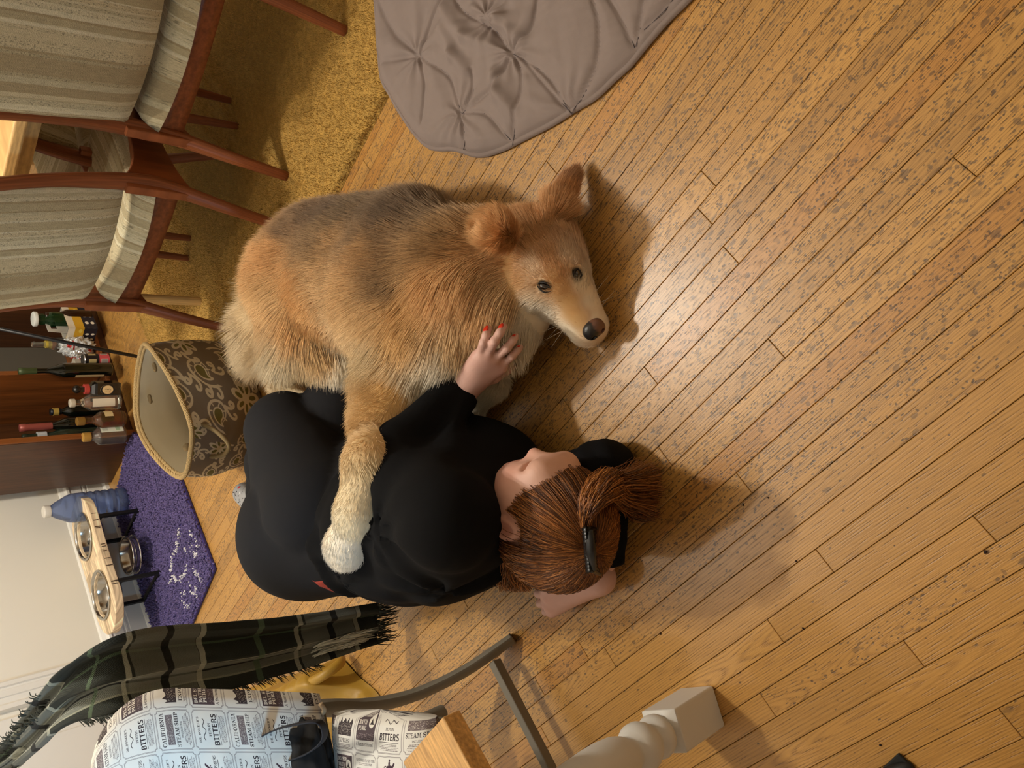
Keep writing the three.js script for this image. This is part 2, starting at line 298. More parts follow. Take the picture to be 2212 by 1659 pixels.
// ---------------------------------------------------------------- ceiling lamp (above the frame): it throws every shadow in the picture
{
  const c = V3(0.3, Hc, -1.93);
  const lamp = thing('ceiling_lamp', 'brass ceiling lamp with two warm bulbs above the rug edge', 'lamp', c);
  const brass = mat(0xa8874c, 0.35, { metalness: 1 });
  part('canopy', lathe([[0, 0], [0.07, 0], [0.065, -0.02], [0.03, -0.03], [0.0, -0.03]].reverse(), 32), brass, lamp);
  part('stem', new THREE.CylinderGeometry(0.008, 0.008, 0.44, 12).translate(0, -0.24, 0), brass, lamp);
  part('arm', new THREE.CylinderGeometry(0.007, 0.007, 0.11, 10).rotateZ(Math.PI / 2).translate(0, -0.45, 0), brass, lamp);
  for (const s of [-1, 1]) {
    part('socket', new THREE.CylinderGeometry(0.016, 0.016, 0.04, 16).translate(s * 0.055, -0.47, 0), brass, lamp);
    const em = new THREE.MeshStandardMaterial({ color: 0xffffff, emissive: WARM, emissiveIntensity: 6 });
    const b = part('bulb', new THREE.SphereGeometry(0.03, 20, 14).scale(1, 1.15, 1).translate(s * 0.055, -0.52, 0), em, lamp); b.castShadow = false;
    const l = pointLight(V3(s * 0.055, -0.52, 0), 3.7, 0.03, WARM); l.name = 'bulb_light'; lamp.add(l);
  }
}

{ // a second, weaker lamp by the door: it gives the fainter second shadows
  const c = V3(-0.78, Hc, -1.9), lamp = thing('ceiling_lamp', 'small flush ceiling lamp with one warm bulb near the door', 'lamp', c), brass = mat(0x8d8a84, 0.4, { metalness: 1 });
  part('canopy', lathe([[0, 0], [0.09, 0], [0.09, -0.02], [0.02, -0.03], [0, -0.03]].reverse(), 32), brass, lamp);
  part('socket', new THREE.CylinderGeometry(0.016, 0.016, 0.04, 16).translate(0, -0.045, 0), brass, lamp);
  part('bulb', new THREE.SphereGeometry(0.03, 20, 14).scale(1, 1.15, 1).translate(0, -0.095, 0), new THREE.MeshStandardMaterial({ color: 0xffffff, emissive: WARM, emissiveIntensity: 5 }), lamp).castShadow = false;
  const l = pointLight(V3(0, -0.095, 0), 1.1, 0.03, WARM); l.name = 'bulb_light'; lamp.add(l);
}
// ---------------------------------------------------------------- gold pile rug
const RUG = { x0: 1.37, x1: 2.42, z0: -2.0, z1: 1.2, h: 0.012 };
{
  const tex = dataTex(512, 512, (x, y) => { const a = fbm(x / 3, y / 3, 1, 2), b = fbm(x / 22, y / 22, 4, 3), c = nz(x / 1.7, y / 5, 8); const d = 1 + 0.25 * a + 0.25 * b + 0.18 * c; return [174 * d, 136 * d, 66 * d]; });
  tex.repeat.set(1, 1);
  const bt = dataTex(512, 512, (x, y) => { const v = 128 + 150 * fbm(x / 3, y / 3, 1, 2) + 60 * fbm(x / 14, y / 14, 4, 2); return [v, v, v]; }, false);
  const m = mat(0xffffff, 0.95, { map: tex, bumpMap: bt, bumpScale: 0.004 });
  const g = sheet((u, v) => {
    const e = Math.min(u * (RUG.x1 - RUG.x0), (1 - u) * (RUG.x1 - RUG.x0), v * (RUG.z1 - RUG.z0)); const x = mix(RUG.x0, RUG.x1, u), z = mix(RUG.z0, RUG.z1, v);
    const wob = 0.003 * nz(x * 9, z * 9); return V3(x + (u < 0.001 || u > 0.999 ? wob : 0), 0.0005 + RUG.h * Math.min(1, Math.sqrt(Math.max(e, 0) / 0.012)) + 0.0012 * fbm(x * 14, z * 14) + (e < 0.001 ? 0 : 0.0008), z);
  }, 110, 200);
  const uv = g.attributes.uv, p = g.attributes.position; for (let i = 0; i < p.count; i++) uv.setXY(i, p.getX(i) / 0.4, p.getZ(i) / 0.4);
  const r = thing('rug', 'gold short-pile rug under the dining chairs and the dog', 'rug'); r.rotation.y = TH;
  part('rug_base', g, m, r);
  // short pile standing on the part of the rug that the picture shows
  const tuft = new THREE.ConeGeometry(0.0011, 0.006, 4, 1, true).translate(0, 0.003, 0), N = 190000, im = new THREE.InstancedMesh(tuft, mat(0xffffff, 0.95), N), R = rng(3);
  const M = new THREE.Matrix4(), q = new THREE.Quaternion(), e = new THREE.Euler(), c = new THREE.Color(), s = V3(1, 1, 1);
  let n = 0; for (let i = 0; i < N * 4 && n < N; i++) {
    const x = mix(RUG.x0, RUG.x1, R()), z = mix(RUG.z0, -0.3, R()), pr = project(W(x, 0.01, z)); if (pr[0] < -10 || pr[0] > 900 || pr[1] < -10 || pr[1] > 1060) continue;
    const w = fbm(x * 8, z * 8, 2, 2); e.set((R() - 0.5) * 1.1 + w, R() * 6.28, (R() - 0.5) * 1.1 - w); q.setFromEuler(e); const k = 0.7 + R() * 0.8; s.set(k, k * (0.7 + R() * 0.6), k);
    M.compose(V3(x, RUG.h - 0.002, z), q, s); im.setMatrixAt(n, M); const d = 0.85 + R() * 0.35 + 0.3 * w; c.setRGB(0.47 * d, 0.295 * d, 0.075 * d); im.setColorAt(n, c); n++;
  }
  im.count = n; im.name = 'pile'; im.castShadow = im.receiveShadow = true; im.userData.kind = 'stuff'; r.add(im);
}
// ---------------------------------------------------------------- grey quilted blanket
{
  const out = [[815, -60], [822, 30], [827, 110], [838, 190], [868, 250], [925, 318], [985, 325], [1035, 338], [1085, 325], [1135, 300], [1190, 272], [1245, 238], [1290, 210], [1330, 172], [1365, 140], [1395, 103], [1440, 50], [1490, 0], [1560, -80], [1620, -190]];
  const pts = out.map(([x, y]) => P(x, y, 0.006));
  const curve = new THREE.CatmullRomCurve3(pts, false, 'centripetal');
  const c0 = P(1130, -330, 0.0);
  // fold ridges and stitched seams, laid in room coordinates round the blanket's own centre
  const seams = [[[900, 120], [850, 60], [815, -20]], [[900, 120], [830, 135]], [[905, 122], [915, 190], [908, 260]], [[905, 122], [970, 170], [992, 245]], [[992, 245], [1000, 300], [995, 322]], [[992, 245], [1015, 205], [1020, 150]], [[992, 245], [1060, 190], [1100, 130]], [[992, 245], [1045, 245], [1095, 300]], [[1105, 115], [1125, 170], [1112, 250], [1100, 312]], [[1105, 112], [1060, 60], [1000, 25], [975, -10]], [[1105, 115], [1180, 165], [1228, 245]], [[1105, 112], [1145, 60], [1160, -20]], [[1228, 245], [1285, 140], [1290, 50], [1275, -10]], [[1228, 245], [1120, 118]], [[1365, 100], [1340, 40], [1310, -10]], [[1368, 98], [1378, 55], [1390, -10]], [[1385, 62], [1430, 20], [1450, -10]], [[905, 122], [940, 20], [960, -20]]];
  const segs = []; for (const s of seams) { const cv = new THREE.CatmullRomCurve3(s.map(([x, y]) => P(x, y, 0.02))); const q = cv.getPoints(14); for (let i = 0; i < 14; i++) segs.push([q[i].x, q[i].z, q[i + 1].x, q[i + 1].z]); }
  const segDist = (x, z) => { let b = 1; for (const [ax, az, bx, bz] of segs) { const dx = bx - ax, dz = bz - az; const t = clamp(((x - ax) * dx + (z - az) * dz) / (dx * dx + dz * dz + 1e-9), 0, 1); const ex = x - ax - dx * t, ez = z - az - dz * t, d = ex * ex + ez * ez; if (d < b) b = d; } return Math.sqrt(b); };
  const knots = [[900, 120], [992, 245], [1105, 114], [1228, 245], [1060, 40]].map(([x, y]) => P(x, y, 0.02));
  const ridge = [[[960, 20], [1010, 80], [1095, 110]], [[1030, 20], [1085, 45], [1130, 90]], [[1070, 160], [1080, 200], [1110, 240]], [[960, 60], [985, 120], [1010, 150]]].map(s => s.map(([x, y]) => P(x, y, 0.02)));
  const height = (x, z, e) => {
    const sd = segDist(x, z); let h = 0.012 + 0.010 * Math.sqrt(Math.min(1, sd / 0.035)) - 0.0035 * Math.exp(-sd * sd / 0.000012);
    let pk = 0; for (const k of knots) { const dx = x - k.x, dz = z - k.z, d = Math.hypot(dx, dz), a = Math.atan2(dz, dx); pk += Math.exp(-d / 0.07) * Math.sin(a * 11 + 5 * nz(x * 12, z * 12)) * sstep(0, 0.012, d); }
    h += 0.0035 * pk;
    for (const s of ridge) for (let i = 0; i < 2; i++) { const a = s[i], b = s[i + 1], dx = b.x - a.x, dz = b.z - a.z, t = clamp(((x - a.x) * dx + (z - a.z) * dz) / (dx * dx + dz * dz), 0, 1), d = Math.hypot(x - a.x - dx * t, z - a.z - dz * t); h += 0.011 * Math.exp(-d * d / 0.00022); }
    h += 0.003 * fbm(x * 16, z * 24, 5, 3) + 0.0012 * nz(x * 70, z * 25, 3) * Math.exp(-sd / 0.03);
    return h * Math.min(1, Math.sqrt(Math.max(e, 0) / 0.03)) + 0.0035;
  };
  const m = phys(0x857670, 0.85, { sheen: 0.4, sheenRoughness: 0.6, sheenColor: new THREE.Color(0x9a8d88), bumpMap: dataTex(256, 256, (x, y) => { const v = 128 + 70 * Math.sin(x * 1.57) * Math.sin(y * 1.57) + 50 * nz(x / 3, y / 3); return [v, v, v]; }, false), bumpScale: 0.0004 });
  const b = thing('quilted_blanket', 'grey quilted blanket with leaf-shaped stitching lying on the floor and rug edge', 'blanket');
  const g = sheet((u, v) => { const o = curve.getPointAt(u), d = Math.pow(v, 0.75), x = mix(o.x, c0.x, d), z = mix(o.z, c0.z, d), e = Math.hypot(x - o.x, z - o.z); const r = toRoom(V3(x, 0, z)); const onRug = r.x > RUG.x0 - 0.02 ? RUG.h * sstep(RUG.x0 - 0.02, RUG.x0 + 0.03, r.x) : 0; return V3(x, height(x, z, e) + onRug, z); }, 330, 240);
  g.index.array.reverse(); g.computeVertexNormals();
  const uv = g.attributes.uv, p = g.attributes.position; for (let i = 0; i < p.count; i++) uv.setXY(i, p.getX(i) * 14, p.getZ(i) * 14);
  m.side = THREE.DoubleSide; part('quilt', g, m, b);
  const rim = []; for (let i = 0; i <= 150; i++) { const q = curve.getPointAt(i / 150), r = toRoom(q); const inw = c0.clone().sub(q).setY(0).normalize(); q.addScaledVector(inw, 0.003); q.y = 0.0062 + (r.x > RUG.x0 - 0.02 ? RUG.h * sstep(RUG.x0 - 0.02, RUG.x0 + 0.03, r.x) : 0); rim.push(q); }
  part('binding', sweep(rim, [0.006, 0.006], 10, 300), m, b);
  // seams as stitched threads lying in their grooves
  for (const s of seams) { const cv = new THREE.CatmullRomCurve3(s.map(([x, y]) => P(x, y, 0.02))); const q = cv.getPoints(24).map(v => { const r = toRoom(v); v.y = height(v.x, v.z, 0.05) + 0.0002 + (r.x > RUG.x0 - 0.02 ? RUG.h * sstep(RUG.x0 - 0.02, RUG.x0 + 0.03, r.x) : 0); return v; }); part('stitching', sweep(q, [0.0007, 0.0007], 5, 40), mat(0x4f4648, 0.9), b); }
}
// ---------------------------------------------------------------- teak dining chairs with striped woven upholstery
const woodTex = (r, g, b, seed, streak = 1) => dataTex(256, 512, (x, y) => { const v = nz(x / 7, y / 90, seed) + 0.6 * nz(x / 2.2, y / 40, seed + 3), w = nz(x / 30, y / 200, seed + 8); const d = 1 + streak * (0.16 * v + 0.14 * w); return [r * d, g * Math.pow(d, 1.1), b * Math.pow(d, 1.2)]; });
const teak = phys(0xffffff, 0.42, { map: woodTex(132, 74, 42, 2), specularIntensity: 0.6 });
const stripeTex = (() => {                                        // wool weave: stripes across u, slubs along v
  const r = rng(21), W0 = 512, H0 = 1024, st = []; let x = 0; const pal = [[196, 184, 158], [182, 169, 142], [204, 194, 170], [172, 157, 128], [190, 175, 146], [160, 142, 112], [198, 187, 162]];
  while (x < W0) { const w = 3 + r() * (r() < 0.25 ? 40 : 12); st.push([x, x + w, pal[Math.floor(r() * pal.length)], r()]); x += w; }
  const at = new Array(W0); for (const s of st) for (let i = Math.floor(s[0]); i < Math.min(W0, s[1]); i++) at[i] = s;
  const col = dataTex(W0, H0, (x, y) => { const s = at[x] || st[0], e = 0.5 * nz(x / 1.3, y / 5, 4) + 0.4 * nz(x / 3, y / 1.6, 7) + 0.35 * nz(x / 5, y / 60, 9); const slub = s[3] > 0.6 ? 0.25 * sstep(0.15, 0.5, nz(x / 3, y / 14, 30)) : 0; const d = 1 + 0.22 * e - slub; return [s[2][0] * d, s[2][1] * d, s[2][2] * d * 0.96]; });
  const bmp = dataTex(W0, H0, (x, y) => { const s = at[x] || st[0]; const v = 110 + 90 * nz(x / 1.6, y / 4, 4) + 60 * nz(x / 3, y / 1.6, 7) + (s[3] > 0.6 ? 60 * nz(x / 3, y / 9, 31) : 0); return [v, v, v]; }, false);
  return [col, bmp];
})();
const wool = phys(0xffffff, 0.95, { map: stripeTex[0], bumpMap: stripeTex[1], bumpScale: 0.0016, sheen: 0.3, sheenRoughness: 0.7, sheenColor: new THREE.Color(0xcfc4aa) });
// local frame: x = lateral (to the sitter's left as the camera sees it), z = forward (towards the table), y up; origin between the rear feet
function diningChair(label, group) {
  const c = thing('dining_chair', label, 'chair', V3(0, 0, 0), 0, group);
  const post = [[0, 0, 0], [0, 0.13, 0.043], [0, 0.25, 0.086], [0, 0.32, 0.098], [0, 0.42, 0.092], [0, 0.55, 0.064], [0, 0.68, 0.02], [0, 0.75, -0.012]];
  const hw = 0.2, fx = 0.215, fz = 0.4;
  for (const s of [-1, 1]) {
    const pts = post.map(([, y, z], i) => V3(s * (hw - (i > 3 ? (i - 3) * 0.004 : 0)), y, z));
    part('back_post', sweep(pts, [0.0105, 0.0125, 0.0155, 0.019, 0.017, 0.0145, 0.013, 0.011], 12, 48, true, 1.25, V3(1, 0, 0)), teak, c);
    part('leg', sweep([V3(s * fx, 0, fz), V3(s * (fx - 0.006), 0.15, fz - 0.004), V3(s * (fx - 0.012), 0.31, fz - 0.01)], [0.0095, 0.013, 0.016], 12, 12), teak, c);
    // side rail: tall where it meets the post, sweeping forward to the leg
    const sh = new THREE.Shape(); sh.moveTo(0.07, 0.215); sh.bezierCurveTo(0.13, 0.245, 0.2, 0.252, fz + 0.012, 0.25); sh.lineTo(fz + 0.012, 0.31); sh.bezierCurveTo(0.25, 0.322, 0.17, 0.32, 0.105, 0.375); sh.lineTo(0.07, 0.375); sh.closePath();
    const g = new THREE.ExtrudeGeometry(sh, { depth: 0.016, bevelEnabled: true, bevelSize: 0.003, bevelThickness: 0.003, bevelSegments: 2 }); g.rotateY(-Math.PI / 2); g.translate(s * (hw - 0.002) + 0.008, 0, 0); part('side_rail', g, teak, c);
  }
  const rail = (z, y0, y1, w, bow) => sheet((u, v) => V3(mix(-w, w, u), mix(y0, y1, v), z + bow * (1 - Math.pow(2 * u - 1, 2))), 20, 3, 0.016);
  part('seat_rail', rail(0.095, 0.245, 0.3, hw, -0.012), teak, c); part('seat_rail', rail(fz, 0.25, 0.305, fx, 0.012), teak, c);
  // upholstered seat, dished and rolled over the rails
  const seat = sheet((u, v) => {
    const a = 2 * u - 1, b = 2 * v - 1, q = 4, rr = Math.pow(Math.pow(Math.abs(a), q) + Math.pow(Math.abs(b), q), 1 / q), w = mix(0.192, 0.222, v);
    const e = clamp((Math.max(Math.abs(a), Math.abs(b)) - 0.8) / 0.2, 0, 1); const y = 0.352 + 0.012 * (a * a) - 0.052 * e * e - 0.008 * (1 - b * b) + 0.006 * b;
    return V3(a * w * (1 - 0.02 * e), y, mix(0.078, fz + 0.022, v) + 0.02 * (1 - a * a) * (b > 0 ? b : 0) - 0.012 * (1 - a * a) * (b < 0 ? -b : 0));
  }, 36, 36, 0.0); const suv = seat.attributes.uv; for (let i = 0; i < suv.count; i++) suv.setXY(i, suv.getX(i) * 0.9, suv.getY(i) * 0.45);
  seat.index.array.reverse(); seat.computeVertexNormals(); const wm = wool.clone(); wm.side = THREE.DoubleSide; part('seat', [seat, boxAt(0.37, 0.02, 0.3, 0, 0.31, 0.25)], wm, c);
  // curved padded backrest between the posts
  const back = (out) => (u, v) => { const a = 2 * u - 1, b = 2 * v - 1, e = Math.pow(Math.max(Math.abs(a), Math.abs(b)), 10); const y = 0.56 + b * 0.185 + 0.0 * a; const z = mix(0.088, 0.0, clamp((y - 0.4) / 0.35, 0, 1)) - (out ? 1 : -1) * 0.02 * (1 - e) - 0.024 * (1 - a * a) + 0.003; return V3(a * (0.192 - 0.004 * e), y - 0.006 * (1 - a * a) * (b < 0 ? 1 : 0), z); };
  const g1 = sheet(back(true), 30, 26), g2 = sheet(back(false), 30, 26); g2.index.array.reverse(); g2.computeVertexNormals();
  part('backrest', [g1, g2], wm, c);
  return c;
}
function setChair(c, rearMid, lat) { // lat: unit direction of local x; forward = perpendicular
  const f = V3(lat.z, 0, -lat.x); c.quaternion.setFromRotationMatrix(new THREE.Matrix4().makeBasis(lat.clone().negate(), V3(0, 1, 0), f)); c.position.copy(rearMid); }
{
  const G = 'teak dining chairs', y = RUG.h;
  const A = diningChair('teak dining chair with striped wool upholstery drawn up beside the quilted blanket', G);
  const rl = P(622, 378, y), rr = P(745, 72, y); setChair(A, rl.clone().add(rr).multiplyScalar(0.5), rr.clone().sub(rl).setY(0).normalize());
  const B = A.clone(); B.name = numbered('dining_chair'); B.userData.label = 'teak dining chair with striped wool upholstery standing between the dog and the paisley tote'; scene.add(B);
  const bl = P(503, 715, y), br = P(618, 490, y); setChair(B, bl.clone().add(br).multiplyScalar(0.5), br.clone().sub(bl).setY(0).normalize());
  const lat = br.clone().sub(bl).setY(0).normalize(), fw = V3(lat.z, 0, -lat.x);
  // beyond the table, its back hidden by the nearest chair
  const C = A.clone(); C.name = numbered('dining_chair'); C.userData.label = 'teak dining chair turned sideways on the far side of the oak table'; scene.add(C);
  setChair(C, P(122, 330, 0.372).setY(y).addScaledVector(lat, 0.24), V3(lat.z, 0, -lat.x));
  // the table they stand at
  const T = thing('dining_table', 'pale oak dining table with the teak chairs pushed in', 'table');
  const tm = phys(0xffffff, 0.45, { map: woodTex(198, 158, 100, 12, 0.8) });
  const mid = bl.clone().add(br).multiplyScalar(0.5).addScaledVector(fw, 0.5).addScaledVector(lat, 0.26); T.position.copy(mid).setY(0); T.quaternion.setFromRotationMatrix(new THREE.Matrix4().makeBasis(lat, V3(0, 1, 0), new THREE.Vector3().crossVectors(lat, V3(0, 1, 0))));
  part('table_top', boxAt(1.25, 0.026, 0.72, 0, 0.6, 0, 0.006), tm, T); part('apron', [boxAt(1.0, 0.05, 0.016, 0, 0.562, 0.27), boxAt(1.0, 0.05, 0.016, 0, 0.562, -0.27), boxAt(0.016, 0.05, 0.54, 0.5, 0.562, 0), boxAt(0.016, 0.05, 0.54, -0.5, 0.562, 0)], tm, T);
  for (const [a, b] of [[1, 1], [1, -1], [-1, 1], [-1, -1]]) part('leg', new THREE.CylinderGeometry(0.02, 0.013, 0.575, 16).translate(a * 0.56, 0.012 + 0.2875, b * 0.29), tm, T);
}
// ---------------------------------------------------------------- dark cabinet with open bays
const solveH = (base, px) => { let lo = 0, hi = 2; for (let i = 0; i < 40; i++) { const m = (lo + hi) / 2; project(V3(base.x, m, base.z))[0] > px ? lo = m : hi = m; } return lo; };
const cabO = W(1.775, 0, -2.352), cabT = TH - 5 * Math.PI / 180, cabX = V3(Math.cos(cabT), 0, -Math.sin(cabT)), cabZ = V3(Math.sin(cabT), 0, Math.cos(cabT));
{
  const wd = phys(0xffffff, 0.4, { map: woodTex(78, 46, 24, 31, 1.2) }), edge = phys(0xffffff, 0.4, { map: woodTex(128, 74, 34, 33) }), inn = wd;
  const c = thing('cabinet', 'dark walnut cabinet with open bays of bottles against the wall', 'cabinet', cabO, cabT);
  const Hh = 1.0, D = 0.335, Wd = 0.68;
  part('side_panel', boxAt(0.022, Hh, D, 0.011, Hh / 2, -D / 2), wd, c); part('side_panel', boxAt(0.022, Hh, D, Wd - 0.011, Hh / 2, -D / 2), wd, c);
  part('divider', boxAt(0.018, Hh - 0.06, D - 0.02, 0.305, Hh / 2 + 0.02, -D / 2 - 0.005), edge, c);
  part('bottom_shelf', boxAt(Wd - 0.044, 0.016, D - 0.01, Wd / 2, 0.036, -D / 2), edge, c); part('plinth', boxAt(Wd - 0.044, 0.03, 0.016, Wd / 2, 0.015, -0.02), wd, c);
  part('face_edge', boxAt(0.022, Hh, 0.006, 0.011, Hh / 2, 0.003), edge, c); part('face_edge', boxAt(0.022, Hh, 0.006, Wd - 0.011, Hh / 2, 0.003), edge, c);
  part('back_panel', boxAt(0.27, Hh - 0.06, 0.01, 0.16, Hh / 2, -D + 0.008, 0), inn, c); part('back_panel', boxAt(0.35, Hh - 0.06, 0.01, 0.49, Hh / 2, -D + 0.008, 0), mat(0x6b665a, 0.35), c, 'grey-green back panel');
  part('top', boxAt(Wd + 0.02, 0.022, D + 0.02, Wd / 2, Hh + 0.011, -D / 2), wd, c);
}
// ---------------------------------------------------------------- bottles in the cabinet
const SH = 0.0442;
const glassOf = (hex, att, d = 0.02) => phys(hex, 0.03, { transmission: 0.95, thickness: 0.01, ior: 1.5, attenuationColor: new THREE.Color(att), attenuationDistance: d });
function bottle(label, px, py, topPx, r, o) {
  const b = P(px, py, SH), h = solveH(b, topPx) - SH, t = thing('bottle', label, 'bottle', V3(b.x, SH, b.z), 0.6 + px * 0.1, 'bottles in the cabinet');
  const sh = o.shoulder ?? 0.62, nr = o.neck ?? r * 0.36, prof = [[0, 0], [r * 0.9, 0], [r, 0.006], [r, h * sh], [r * 0.9, h * (sh + 0.05)], [r * 0.62, h * (sh + 0.11)], [nr * 1.1, h * (sh + 0.17)], [nr, h * (sh + 0.22)], [nr, h * 0.93], [nr * 1.18, h * 0.935], [nr * 1.18, h * 0.96], [nr, h * 0.965], [nr, h * 0.985], [0, h * 0.985]];
  let g = lathe(prof, o.square ? 4 : 26); if (o.square) { g.rotateY(Math.PI / 4); g = g.toNonIndexed(); g.computeVertexNormals(); }
  part('glass', g, o.glass, t);
  if (o.label) { const [a, e, hex, arc] = o.label; const m = o.labelMat || mat(hex, 0.7); const lg = new THREE.CylinderGeometry(r * 1.015, r * 1.015, h * (e - a), 24, 1, true, -Math.PI / 2 - 0.3 - (o.labelTurn ?? 0), arc ?? 2.6); lg.translate(0, h * (a + e) / 2, 0); m.side = THREE.DoubleSide; part('label', lg, m, t); }
  if (o.foil) { const [a, hex] = o.foil; part('foil', lathe([[nr * 1.25, h * a], [nr * 1.22, h * 0.93], [nr * 1.3, h * 0.94], [nr * 1.3, h], [0, h]], 20), mat(hex, 0.45, { metalness: 0.2 }), t); }
  if (o.cap) part('cap', lathe([[nr * 1.35, h * o.cap[0]], [nr * 1.4, h * (o.cap[0] + 0.01)], [nr * 1.4, h * 0.985], [nr * 1.2, h], [0, h]], 20), mat(o.cap[1], 0.45), t);
  if (o.ball) part('stopper', new THREE.SphereGeometry(r * 0.42, 20, 14).translate(0, h - r * 0.34, 0), mat(0x15100d, 0.35), t);
  if (o.ring) part('neck_band', new THREE.CylinderGeometry(nr * 1.5, nr * 1.5, h * 0.1, 20).translate(0, h * o.ring[0], 0), mat(o.ring[1], 0.5), t);
  return t;
}
const gGreen = glassOf(0x9fc29f, 0x123c18), gDark = phys(0x0b0f0a, 0.12, { clearcoat: 0.6 }), gClear = glassOf(0xf2f4f0, 0xd8e0da, 0.3), gAmber = glassOf(0xf0c080, 0x9a4c0a, 0.06), gBlack = phys(0x0b0b10, 0.15, { clearcoat: 0.5 });
const ovalTex = canvasTex(256, 256, g => { g.fillStyle = '#0b0b10'; g.fillRect(0, 0, 256, 256); g.fillStyle = '#d9bd8c'; g.beginPath(); g.ellipse(128, 128, 96, 112, 0, 0, 7); g.fill(); g.strokeStyle = '#8a6a40'; g.lineWidth = 5; g.stroke(); g.strokeStyle = '#2a2018'; g.lineWidth = 9; g.beginPath(); g.moveTo(80, 120); g.bezierCurveTo(110, 60, 120, 170, 150, 110); g.bezierCurveTo(160, 90, 170, 150, 185, 130); g.stroke(); g.lineWidth = 5; g.beginPath(); g.moveTo(90, 165); g.lineTo(165, 160); g.stroke(); g.fillStyle = '#b04030'; g.fillRect(150, 180, 26, 14); });
const paperTex = canvasTex(256, 256, g => { g.fillStyle = '#cfd6cc'; g.fillRect(0, 0, 256, 256); g.fillStyle = '#d8a33c'; g.fillRect(90, 120, 80, 70); g.fillStyle = '#30302c'; g.beginPath(); g.ellipse(140, 90, 34, 16, 0, 0, 7); g.fill(); g.fillStyle = '#8b938c'; for (let i = 0; i < 7; i++) g.fillRect(24, 20 + i * 9, 60 + (i * 37) % 60, 4); g.fillStyle = '#9db89c'; g.fillRect(20, 170, 70, 50); });
bottle('tall dark wine bottle with a cream label standing against the cabinet divider', 240, 798, 40, 0.026, { glass: gDark, label: [0.1, 0.42, 0xc9b083, 1.6], foil: [0.82, 0x3d4a2a], shoulder: 0.52 });
bottle('squat black liqueur bottle with a cream oval label and round stopper', 256, 838, 158, 0.034, { glass: gBlack, square: true, shoulder: 0.52, ball: true, ring: [0.72, 0xb8433c], neck: 0.012 });
{ const b = P(256, 838, SH), n = EYE.clone().sub(b).setY(0).normalize(), pl = new THREE.CylinderGeometry(0.021, 0.021, 0.0015, 32); pl.rotateX(Math.PI / 2); pl.scale(0.85, 1.15, 1); void n; const o = scene.children[scene.children.length - 1]; const h = solveH(b, 158) - SH; pl.translate(0, h * 0.3, 0.034 * 0.7071 + 0.0008); const m = new THREE.Mesh(pl, mat(0xffffff, 0.7, { map: ovalTex })); m.name = 'label'; o.add(m); o.rotation.y = Math.atan2(n.x, n.z) - 0.2; }
bottle('clear spirit bottle with a narrow white paper label', 258, 866, 150, 0.03, { glass: gClear, label: [0.15, 0.6, 0xd9d2c2, 1.0], cap: [0.9, 0xbfb6a4], shoulder: 0.6 });
bottle('wine bottle with faded pink foil down its long neck', 238, 912, 42, 0.029, { glass: gDark, foil: [0.66, 0x9c5048], shoulder: 0.48, label: [0.14, 0.36, 0xa89f8c, 1.5] });
bottle('dark wine bottle with a gold seal on its neck behind the clear bottle', 222, 884, 108, 0.026, { glass: gDark, foil: [0.8, 0x14161c], ring: [0.9, 0xb89a4a], shoulder: 0.6 });
bottle('amber whisky bottle with a gold neck label', 268, 904, 165, 0.03, { glass: gAmber, label: [0.28, 0.46, 0xcdb98a, 1.2], cap: [0.84, 0x7a5a24], shoulder: 0.5 });
bottle('clear bottle with a wrinkled paper label beside the cabinet side', 268, 938, 178, 0.033, { glass: gClear, labelMat: mat(0xffffff, 0.8, { map: paperTex }), label: [0.08, 0.62, 0xffffff, 1.9], cap: [0.82, 0xa8813c], shoulder: 0.6 });
bottle('green bottle with a foil band lying in the shade of the left bay', 236, 948, 60, 0.027, { glass: gGreen, foil: [0.86, 0x20262a], shoulder: 0.55 });
bottle('dark green bottle with a pale seal behind the paper-label bottle', 240, 930, 44, 0.026, { glass: gGreen, ring: [0.78, 0xb8bcc0], shoulder: 0.5 });
bottle('bright green soda bottle standing behind the bottle carrier', 196, 692, 70, 0.03, { glass: glassOf(0x60c070, 0x0b7a2c, 0.02), shoulder: 0.68, neck: 0.02, cap: [0.93, 0xd8dcd8] });
bottle('clear glass bottle with a yellow band behind the plastic bag', 198, 744, 66, 0.026, { glass: gClear, ring: [0.72, 0xc9b048], shoulder: 0.6 });
